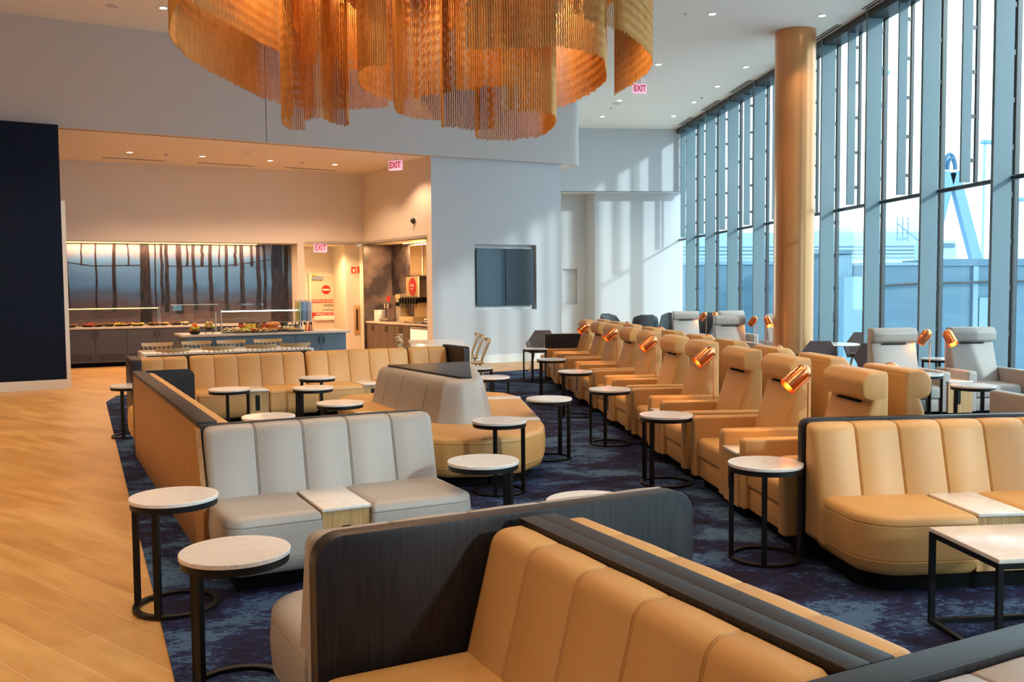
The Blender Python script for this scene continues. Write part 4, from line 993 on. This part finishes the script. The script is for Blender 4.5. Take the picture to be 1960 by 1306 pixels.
obj('white_script', wv, M['signtext'], sf)
for k in range(7):
    x = -.34+k*.14; obj('tap', box(box(bmesh.new(), x-.03, x+.03, -.24, -.181, .47, .60), x-.008, x+.008, -.225, -.213, .36, .47), M['black'], sf)
prop('napkin_box', 'small white napkin box right of the soda fountain', 'box', AU(797), .3, [('box', B(-.09, .09, -.06, .06, .001, .13, r=.004), 'trimw'), ('slot', B(-.05, .05, -.065, -.061, .06, .09), 'slot')])
prop('drip_tray', 'black drip tray on the alcove counter below the upper cabinet', 'tray', AU(807), .3, [('tray', B(-.3, .25, -.15, .15, .001, .03), 'black'), ('grate', B(-.28, .23, -.13, .13, .031, .036), 'steel')])
t = thing('upper_cabinet', 'cream hanging cabinet above the soda fountain', 'cabinet', (*AL(AU(762), .35), 2.09), ath)
obj('carcass', B(0, .85, 0, .44, 0, .72), amber, t, False); obj('door', B(.01, .62, -.02, -.002, .01, .71, r=.003), amber, t); obj('edge_trim', B(.63, .68, -.025, -.001, 0, .72), M['chrome'], t, False)
t = thing('wall_screen_unit', 'black screen mounted at the right of the alcove beside the cream cabinet', 'screen', (*AL(AU(795), .30), 2.12), ath)
obj('bezel', B(0, .42, 0, .05, 0, .62), M['black'], t, False); obj('display', B(.02, .40, -.004, -.001, .02, .60), plain('black_display', (.005, .005, .006), .2), t, False)
t = thing('steel_backsplash', 'brushed steel panel behind the right of the alcove counter', 'panel', (*AL(2.28, .78), .935), ath)
obj('sheet', B(0, al-2.34, 0, .015, 0, 1.06), plain('amber_steel', (.45, .33, .22), .35, .9), t, False); obj('seam_strip', B(0, al-2.34, -.006, -.001, .9, .92), M['steel'], t, False)
c_ = AL(1.9, .62); area((c_.x, c_.y, 2.90), (0, 0, ath), 1.6, .05, 110, (1, .60, .28), 'alcove_glow')
t = thing('alcove_light', 'warm light strip on the alcove ceiling', 'light', (*AL(1.1, .60), 2.905), ath); obj('diffuser', B(0, 1.5, 0, .05, 0, .02), M['led'], t, False)
# screens in the recess
tth = math.atan2(td.y, td.x); tw = (t1-t0).length; hz = tz1-tz0
for k in range(2):
    x0 = .06 if k == 0 else .06+(tw-.12)/2+.006
    t = thing('wall_display', 'tall dark blue screen panel in the wall recess, %s of the two' % ('left', 'right')[k], 'screen', (*(t0+td*x0+tn*.03), tz0+.10), tth, 'dark screens in the wall recess')
    w_ = (tw-.12)/2-.006
    obj('bezel', B(0, w_, .01, .06, 0, hz-.19, r=.003), M['mull'], t); obj('display', B(.008, w_-.008, .004, .0095, .008, hz-.198), M['screen'], t, False)
    obj('status_light', B(w_-.03, w_-.018, .001, .0039, .06, .075), M['signtext'], t, False)
# ================================================================ CEILING FIXTURES
def downlight(lab, p, mt, grp, r=.075):
    t = thing('downlight', lab, 'ceiling light', p, 0, grp)
    obj('trim_ring', lathe(bmesh.new(), [(r*.82, 0), (r, 0), (r, -.012), (r*.82, -.012), (r*.82, 0)], 24), M['trimw'], t)
    obj('lens', lathe(bmesh.new(), [(0, -.002), (r*.8, -.002), (r*.8, -.008), (0, -.008)], 24), mt, t); return t
def spot(p, pw, col, size=95, soft=.07):
    ld = bpy.data.lights.new('overhead_spot', 'SPOT'); ld.energy = pw; ld.color = col; ld.spot_size = R(size); ld.spot_blend = .5; ld.shadow_soft_size = soft
    lo = bpy.data.objects.new('overhead_spot', ld); C.objects.link(lo); lo.location = (p[0], p[1], p[2]-.05)
WARM = (1, .74, .46)
dlp = None
cols_ = {5.37: 'the row nearer the gold column side', 7.41: 'the row along the windows'}
for (x, ys, nm_) in ((5.37, (16.65, 20.45, 24.4, 26.7), 'middle row'), (7.41, (16.6, 20.55, 22.55, 24.5, 26.5), 'window row')):
    for k, y in enumerate(ys):
        lab = 'small round high-ceiling downlight, %s, %s from the camera' % (nm_, ['first', 'second', 'third', 'fourth', 'fifth'][k])
        if dlp is None: dlp = downlight(lab, (x, y, ZC), M['dl'], 'high ceiling downlights')
        else: dup(dlp, (x, y, ZC), 0, lab)
        spot((x, y, ZC), 80, (1, .72, .45))
dup(dlp, (-4.33, 17.0, ZC), 0, 'small round downlight in the high ceiling left of the chandelier')
spot((-4.33, 16.4, ZC), 90, WARM)
lowp = None
for k, (x, y) in enumerate(((248, 291), (387, 299), (517, 307), (641, 314.5))):
    p = P(x, y, ZS); lab = 'small warm downlight in the lower buffet ceiling, %s from the left' % nr_[k]
    if lowp is None: lowp = downlight(lab, (p.x, p.y, ZS), M['dlw'], 'lower ceiling downlights')
    else: dup(lowp, (p.x, p.y, ZS), 0, lab)
# beams of the buffet-zone downlights (incl. those out of view)
for x, y in ((-9, 19.5), (-6.1, 20.6), (-4.6, 21.3), (-3.2, 21.9), (-1.9, 22.4), (-5.2, 18.9), (-3.6, 19.6), (-2.0, 20.3), (-.6, 21.2)):
    spot((x, y, ZS), 98, (1, .62, .36), 125)
# corridor light
cc = p2+wn*.35+wd*.6; spot((cc.x, cc.y, 2.93), 115, (1, .60, .24), 150)
t = thing('downlight', 'warm recessed light above the secured door', 'ceiling light', (cc.x, cc.y, 2.925)); obj('lens', lathe(bmesh.new(), [(0, 0), (.05, 0), (.05, -.006), (0, -.006)], 18), M['dlw'], t)
def slot_vent(lab, a, b, z, w=.05, grp=None):
    a = Vector(a); b = Vector(b); d = b-a; t = thing('slot_diffuser', lab, 'air vent', (a.x, a.y, z), math.atan2(d.y, d.x), grp); ln = d.length
    obj('slot', box(box(bmesh.new(), 0, ln, -w/2, -w/8, -.003, .004), 0, ln, w/8, w/2, -.003, .004), M['slot'], t, False)
    obj('frame', box(box(box(bmesh.new(), 0, ln, -w/2-.012, -w/2-.001, -.005, .001), 0, ln, w/2+.001, w/2+.012, -.005, .001), -.012, -.001, -w/2-.012, w/2+.012, -.005, .001), M['trimw'], t, False)
vy = []
for k, (a, b) in enumerate((((1665, 18), (1700, 0)), ((1570, 80), (1627, 47)), ((1410, 178), (1452, 153)), ((1355, 212), (1392, 192)), ((1310, 239), (1339, 224)))):
    pa = P(*a, ZC); pb = P(*b, ZC); x = 8.0
    slot_vent('black linear air slot in the ceiling along the windows, %s from the camera' % ['first', 'second', 'third', 'fourth', 'fifth'][k], (x, min(pa.y, pb.y)), (x, max(pa.y, pb.y)), ZC, .12, 'linear slots along the windows')
for k, (a, b) in enumerate((((196, 301), (316, 308)), ((378, 311), (488, 318)), ((545, 320), (645, 327)))):
    pa = P(*a, ZS); pb = P(*b, ZS); slot_vent('long thin air slot in the lower buffet ceiling, %s from the left' % nr_[k], (pa.x, pa.y), (pb.x, pb.y), ZS, .12, 'linear slots over the buffet')
sprk = None
for k, (x, y, z) in enumerate(((1312, 26, ZC), (1343, 187, ZC), (1170, 207, ZC), (318, 295, ZS), (578, 311, ZS))):
    p = P(x, y, z); lab = 'tiny sprinkler head ' + ['in the high ceiling above the windows side nearest the camera', 'in the high ceiling between far downlights', 'in the high ceiling by the chandelier bottom right', 'in the lower ceiling between first and second downlight', 'in the lower ceiling right of centre'][k]
    if sprk is None:
        sprk = thing('sprinkler_head', lab, 'sprinkler', p, 0, 'sprinkler heads'); obj('plate', lathe(bmesh.new(), [(0, 0), (.045, 0), (.045, -.01), (0, -.01)], 14), M['steel'], sprk); obj('deflector', lathe(bmesh.new(), [(0, -.0101), (.012, -.0101), (.012, -.04), (0, -.04)], 8), M['steel'], sprk)
    else: dup(sprk, p, 0, lab)
spk = None
for k, (x, y, z) in enumerate(((1180, 198, ZC), (215, 11, ZC), (475, 291, ZS))):
    p = P(x, y, z); lab = 'flat round ceiling speaker ' + ['right of the chandelier', 'at the top left of the high ceiling', 'in the lower buffet ceiling'][k]
    if spk is None:
        spk = thing('ceiling_speaker', lab, 'speaker', p, 0, 'ceiling speakers'); obj('grille', lathe(bmesh.new(), [(0, 0), (.11, 0), (.11, -.008), (0, -.008)], 24), M['bulk'], spk); obj('rim', lathe(bmesh.new(), [(.111, 0), (.125, 0), (.125, -.01), (.111, -.01)], 24), M['trimw'], spk)
    else: dup(spk, p, 0, lab)
# ================================================================ CHANDELIER
ch = thing('chandelier', 'huge chandelier of orange-gold chain curtains hanging in overlapping rings', 'chandelier', (.2, 10.8, ZC))
ZF = 6.0
def cr(pts, step):
    pts = [pts[0]+(pts[0]-pts[1])]+pts+[pts[-1]+(pts[-1]-pts[-2])]; out = []
    for i in range(1, len(pts)-2):
        p0, p1_, p2_, p3 = pts[i-1:i+3]
        for k in range(20):
            t = k/20; out.append(.5*((2*p1_)+(p2_-p0)*t+(2*p0-5*p1_+4*p2_-p3)*t*t+(3*p1_-p0-3*p2_+p3)*t**3))
    out.append(pts[-2]); res = [out[0]]; acc = 0
    for a, b in zip(out, out[1:]):
        d = (b-a).length; 
        while acc+d >= step:
            f = (step-acc)/d; a = a+(b-a)*f; res.append(a); d = (b-a).length; acc = 0
        acc += d
    return res
def curtain(pxs, zb, step=.026, w=.0085, zt=ZF-.03, ragged=.0):
    plan = cr([V2(P(x, y, zb)) for x, y in pxs], step); vs, fs = [], []
    seg = .055
    for i, p in enumerate(plan):
        q = plan[min(i+1, len(plan)-1)]-plan[max(i-1, 0)]; q = q.normalized() if q.length > 0 else Vector((1, 0)); nn_ = Vector((-q.y, q.x))
        n = int((zt-zb)/seg); jit = random.uniform(-.0, .03); b0 = len(vs)
        x_, y_ = p.x-.2, p.y-10.8
        for k in range(n+1):
            z = zb+jit+(zt-zb-jit)*k/n-ZC; s = .0035 if k % 2 else -.0035
            for a, b in ((-w, 0), (0, w*.7), (w, 0), (0, -w*.7)):
                vs.append((x_+q.x*(a+s)+nn_.x*b, y_+q.y*(a+s)+nn_.y*b, z))
        for k in range(n):
            for j in range(4):
                u = b0+4*k+j; v = b0+4*k+(j+1) % 4; fs.append((u, v, v+4, u+4))
    me = bpy.data.meshes.new('chain_curtain'); me.from_pydata(vs, [], fs); me.materials.append(M['chain']); me.polygons.foreach_set('use_smooth', [False]*len(me.polygons))
    o = bpy.data.objects.new('chain_curtain', me); C.objects.link(o); o.parent = ch
    # carrying rail
    rb = bmesh.new(); tube(rb, [(p.x-.2, p.y-10.8, zt+.0-ZC+.008) for p in plan[::6]], .012, 6); obj('rail', rb, M['black'], ch)
curtain([(700, -60), (560, -60), (430, -30), (345, 5), (325, 55), (333, 84), (376, 124), (463, 170), (504, 190), (560, 205), (650, 212), (745, 207)], 4.1)
curtain([(560, 226), (541, 230), (543, 241), (558, 250), (583, 254)], 3.62)
curtain([(584, 234), (610, 228), (637, 238), (655, 243), (667, 240), (664, 228)], 3.66)
curtain([(740, 128), (700, 132), (685, 150), (700, 176), (740, 191), (757, 196), (800, 190), (850, 180), (935, 170), (1035, 166), (1036, 150)], 4.0)
curtain([(758, 190), (755, 207), (765, 220), (790, 228), (846, 233)], 3.75)
curtain([(848, 232), (848, 246), (880, 248), (915, 252), (950, 248)], 3.62)
curtain([(913, 252), (914, 268), (960, 271), (1005, 268), (1040, 260), (1061, 243), (1062, 225), (1040, 218), (960, 214)], 3.56)
curtain([(892, 96), (960, 97), (1035, 93), (1090, 95), (1150, 112), (1158, 130), (1157, 160), (1116, 189), (1065, 209), (1000, 214)], 4.15)
curtain([(1120, 40), (1150, 50), (1198, 66), (1244, 107), (1245, 133), (1218, 158), (1176, 184)], 4.5)
curtain([(361, 2), (400, 30), (453, 58), (545, 107), (620, 130), (700, 138), (760, 130)], 4.5)
curtain([(540, -30), (542, 0), (550, 31), (570, 66), (606, 97), (667, 112), (740, 100)], 4.75)
curtain([(640, -40), (660, 0), (700, 30), (780, 60), (880, 60), (960, 30), (980, -20)], 4.9)
curtain([(900, -30), (960, 10), (1060, 30), (1150, 20), (1200, -20)], 4.9)
cpts_ = [V2(P(x, y, 4.3)) for x, y in ((325, 55), (430, -120), (700, -160), (1050, -150), (1200, -60))]
pl = fillet([Vector((-2.9, 8.2)), Vector((3.1, 8.0)), Vector((4.1, 10.5)), Vector((3.3, 13.6)), Vector((-1.6, 13.4)), Vector((-2.9, 11.5))], .6, 6)
obj('ceiling_plate', loft(bmesh.new(), [Vector((p.x-.2, p.y-10.8)) for p in pl], [(ZF-ZC, 0), (ZF-ZC+.06, 0)]), plain('bronze_plate', (.12, .06, .03), .35, .8), ch)
for (x, y) in ((-1.5, 9.5), (1.8, 9.5), (-.8, 12.3), (2.2, 12.3)): obj('hanger', tube(bmesh.new(), [(x, y-10.8, ZF-ZC+.061), (x, y-10.8, -.001)], .02, 8), M['black'], ch)
for (x, y) in ((-1.6, 10.2), (-.2, 9.6), (1.2, 9.9), (2.6, 10.8), (.2, 11.3), (1.6, 11.9), (-1.0, 11.8)):
    obj('spotlight', lathe(bmesh.new(), [(0, 0), (.06, 0), (.06, -.05), (0, -.05)], 16, (x-.2, y-10.8, ZF-ZC-.001)), M['dlw'], ch)
    spot((x, y, ZF-.08), 125, (1, .68, .40), 130)
# ================================================================ OUTDOORS
tag(obj('apron', B(9.5, 260, -60, 320, -5.3, -5), M['asphalt'], None, False), kind='structure').name = 'floor_apron'
def outbox(name, lab, cat, prs, grp=None):
    t = thing(name, lab, cat, (0, 0, 0), 0, grp)
    for nme, bm, mt in prs: obj(nme, bm, M[mt], t, False)
    return t
def pxbox(x0, x1, y0, y1, Y, dep, bm=None):
    a = PY(x0, y0, Y); b = PY(x1, y1, Y); return box(bm or bmesh.new(), a.x, b.x, Y, Y+dep, b.z, a.z)
r1 = bmesh.new()
for k in range(8): pxbox(1300, 1640, 520+k*20, 522+k*20, 42.93, .06, r1)
outbox('jet_bridge', 'blue-grey jet bridge seen between the fins left of the column', 'jet bridge', [('tunnel', pxbox(1290, 1585, 506, 720, 43, 3), 'bridge'), ('roof_edge', pxbox(1290, 1585, 500, 505.9, 42.9, 3.2), 'bridge2')])
pc = PY(1612, 500, 38)
tb = bmesh.new()
for k in range(7): pxbox(1600+k*4.4, 1602+k*4.4, 488, 720, 37.9, .1, tb)
outbox('bridge_cab', 'ribbed blue rotunda of the jet bridge right of the column', 'jet bridge', [('drum', pxbox(1592, 1627, 486, 720, 38.02, 2.5), 'bridge'), ('rib', tb, 'bridge2'), ('roof_plate', pxbox(1588, 1632, 481, 485.9, 37.8, 3), 'bridge'), ('side_panel', pxbox(1616, 1648, 530, 720, 37.3, .5), 'bridge2')])
c2 = bmesh.new(); a = PY(1684, 547, 39.7); b = PY(1762, 543, 39.7); c = PY(1884, 540, 39.7); tube(c2, [a, b, c, PY(1990, 538, 39.7)], .06, 6)
outbox('jet_bridge', 'long blue jet bridge with a cable conduit across the right windows', 'jet bridge', [('tunnel', pxbox(1650, 2060, 508, 740, 40, 3), 'bridge'), ('upper_band', pxbox(1795, 2060, 496, 507.9, 39.9, 3.1), 'bridge'), ('roof_rail', pxbox(1650, 1794, 503, 507.9, 39.9, 3.1), 'bridge2'), ('conduit', c2, 'mull'), ('pale_door', pxbox(1875, 1893, 570, 740, 39.85, .1), 'bridge2'), ('rib', pxbox(1864, 1869, 510, 740, 39.85, .1), 'bridge2')])
ra_ = bmesh.new()
for i in range(5): pxbox(1290, 1830, 462+i*7, 463+i*7, 89.6, .3, ra_)
a = PY(1290, 452, 90); b = PY(1700, 440, 90)
outbox('terminal_hall', 'pale white terminal hall with stepped roof bands beyond the jet bridges', 'building', [('wall', pxbox(1280, 1835, 470, 890, 90.2, 14), 'hall'), ('roof', pxbox(1280, 1790, 446, 469.9, 93, 12), 'hall2'), ('roof_band', ra_, 'hall2'), ('upper_deck', pxbox(1600, 1760, 436, 445.9, 95, 8), 'hall')])
st_ = bmesh.new()
for x in (1718, 1728, 1738): pxbox(x, x+.8, 415, 462, 86, .1, st_)
for y in (428, 445): pxbox(1716, 1752, y, y+1, 86, .1, st_)
bar(st_, PY(1718, 428, 86), PY(1760, 462, 86), .12)
outbox('roof_stair', 'thin metal stair with railings on the pale terminal roof', 'stair', [('railing', st_, 'bridge2'), ('landing', pxbox(1722, 1738, 455, 459, 86.3, 1), 'hall2')])
outbox('drum_tower', 'small round glazed tower at the right of the terminal roof', 'building', [('drum', pxbox(1795, 1829, 464, 500, 80, 4), 'hall2'), ('window_band', pxbox(1796, 1828, 466, 474, 79.9, .1), 'bridge')])
# A-frame mast with loops
YA = 48
af = thing('lattice_mast', 'tall blue A-frame mast topped by curved loops outside the right windows', 'mast')
for nme, pts in (('leg', ((1818, 330), (1770, 520))), ('leg', ((1824, 330), (1868, 500)))):
    b_ = bmesh.new(); bar(b_, PY(*pts[0], YA), PY(*pts[1], YA), .55, .4, Vector((0, 1, 0))); 
    q_ = PY(*pts[1], YA); bar(b_, q_, (q_.x+(.9 if pts[1][0] > 1800 else -.9), YA, -5), .5, .4, Vector((0, 1, 0))); obj(nme, b_, M['mast'], af)
for (cx, rr, hh) in ((1818, 11, 30), (1821, 7, 22)):
    b_ = bmesh.new(); tube(b_, [PY(cx-rr*math.cos(a_)*1.0, 325-hh*math.sin(a_), YA) for a_ in [PI*i/12 for i in range(13)]], .1, 8); obj('loop', b_, M['hose'], af)
for k, (x, y) in enumerate(((1893, 272), (1957, 382), (1690, 140))):
    Yp = (60, 60, 60)[k]; t = thing('light_pole', 'slim pole with a floodlight head, ' + ['beside the A-frame mast', 'at the right edge of the windows', 'high in the window right of the column'][k], 'light pole')
    hp = PY(x, y, Yp); obj('head', B(hp.x-.45, hp.x+.35, Yp-.3, Yp+.3, hp.z-.12, hp.z+.12, r=.03), M['mast'], t)
    obj('pole', tube(bmesh.new(), [(hp.x-.3, Yp, -5), (hp.x-.3, Yp, hp.z-.121)], .09, 8), M['hall2'], t)
# ================================================================ LIGHT
wld = bpy.data.worlds.new('world'); bpy.context.scene.world = wld; wld.use_nodes = True; nt = wld.node_tree; nt.nodes.clear()
o_ = nt.nodes.new('ShaderNodeOutputWorld'); bg = nt.nodes.new('ShaderNodeBackground'); L(nt, bg.outputs[0], o_.inputs[0])
tc = nt.nodes.new('ShaderNodeTexCoord'); sx = nt.nodes.new('ShaderNodeSeparateXYZ'); L(nt, tc.outputs['Generated'], sx.inputs[0])
L(nt, ramp(nt, sx.outputs['Z'], [(0, (.50, .78, .92)), (.10, (.74, .91, 1)), (.35, (.86, .95, 1))]), bg.inputs[0])
bg.inputs[1].default_value = 2.3
sd = bpy.data.lights.new('sun', 'SUN'); sd.energy = 1.5; sd.angle = R(2.5); sd.color = (1, .96, .9)
so = bpy.data.objects.new('sun', sd); C.objects.link(so); so.rotation_euler = Vector((-.74, 1, -.427)).to_track_quat('-Z', 'Y').to_euler(); so.location = (20, -10, 15)
for y0, y1 in ((-8, 4), (4, 14), (14, 28.5)):
    lo = area((8.6, (y0+y1)/2, ZC/2), (0, R(90), 0), ZC, y1-y0, 1, (1, 1, 1), 'window_portal'); lo.data.cycles.is_portal = True
for x, y in ((-2.6, 9), (-2.6, 12.5), (5.37, 12.6), (5.37, 8.6), (5.37, 4.6), (3.3, 12.6), (3.3, 8.6), (3.3, 5.0), (3.3, 16.6)): spot((x, y, ZC), 110, (1, .62, .35), 75, .15)
# rear half of the lounge: overhead fill spots added out of frame against darkness
for x in (-10, -6, -2, 2, 6):
    for y in (-5.5, -1.5, 2.5, 6.5): spot((x, y, ZC), 140, (1, .66, .38), 100, .15)
for x, y in ((-10, 11), (-10, 15), (-6, 10.5), (-5.5, 14), (-7.5, 7)): spot((x, y, ZC), 240, (1, .66, .37), 110, .15)  # fill spots added on the left to keep the wood floor bright
vs = bpy.context.scene.view_settings; vs.view_transform = 'Standard'; vs.look = 'None'; vs.exposure = .8; vs.gamma = 1; vs.use_curve_mapping = False
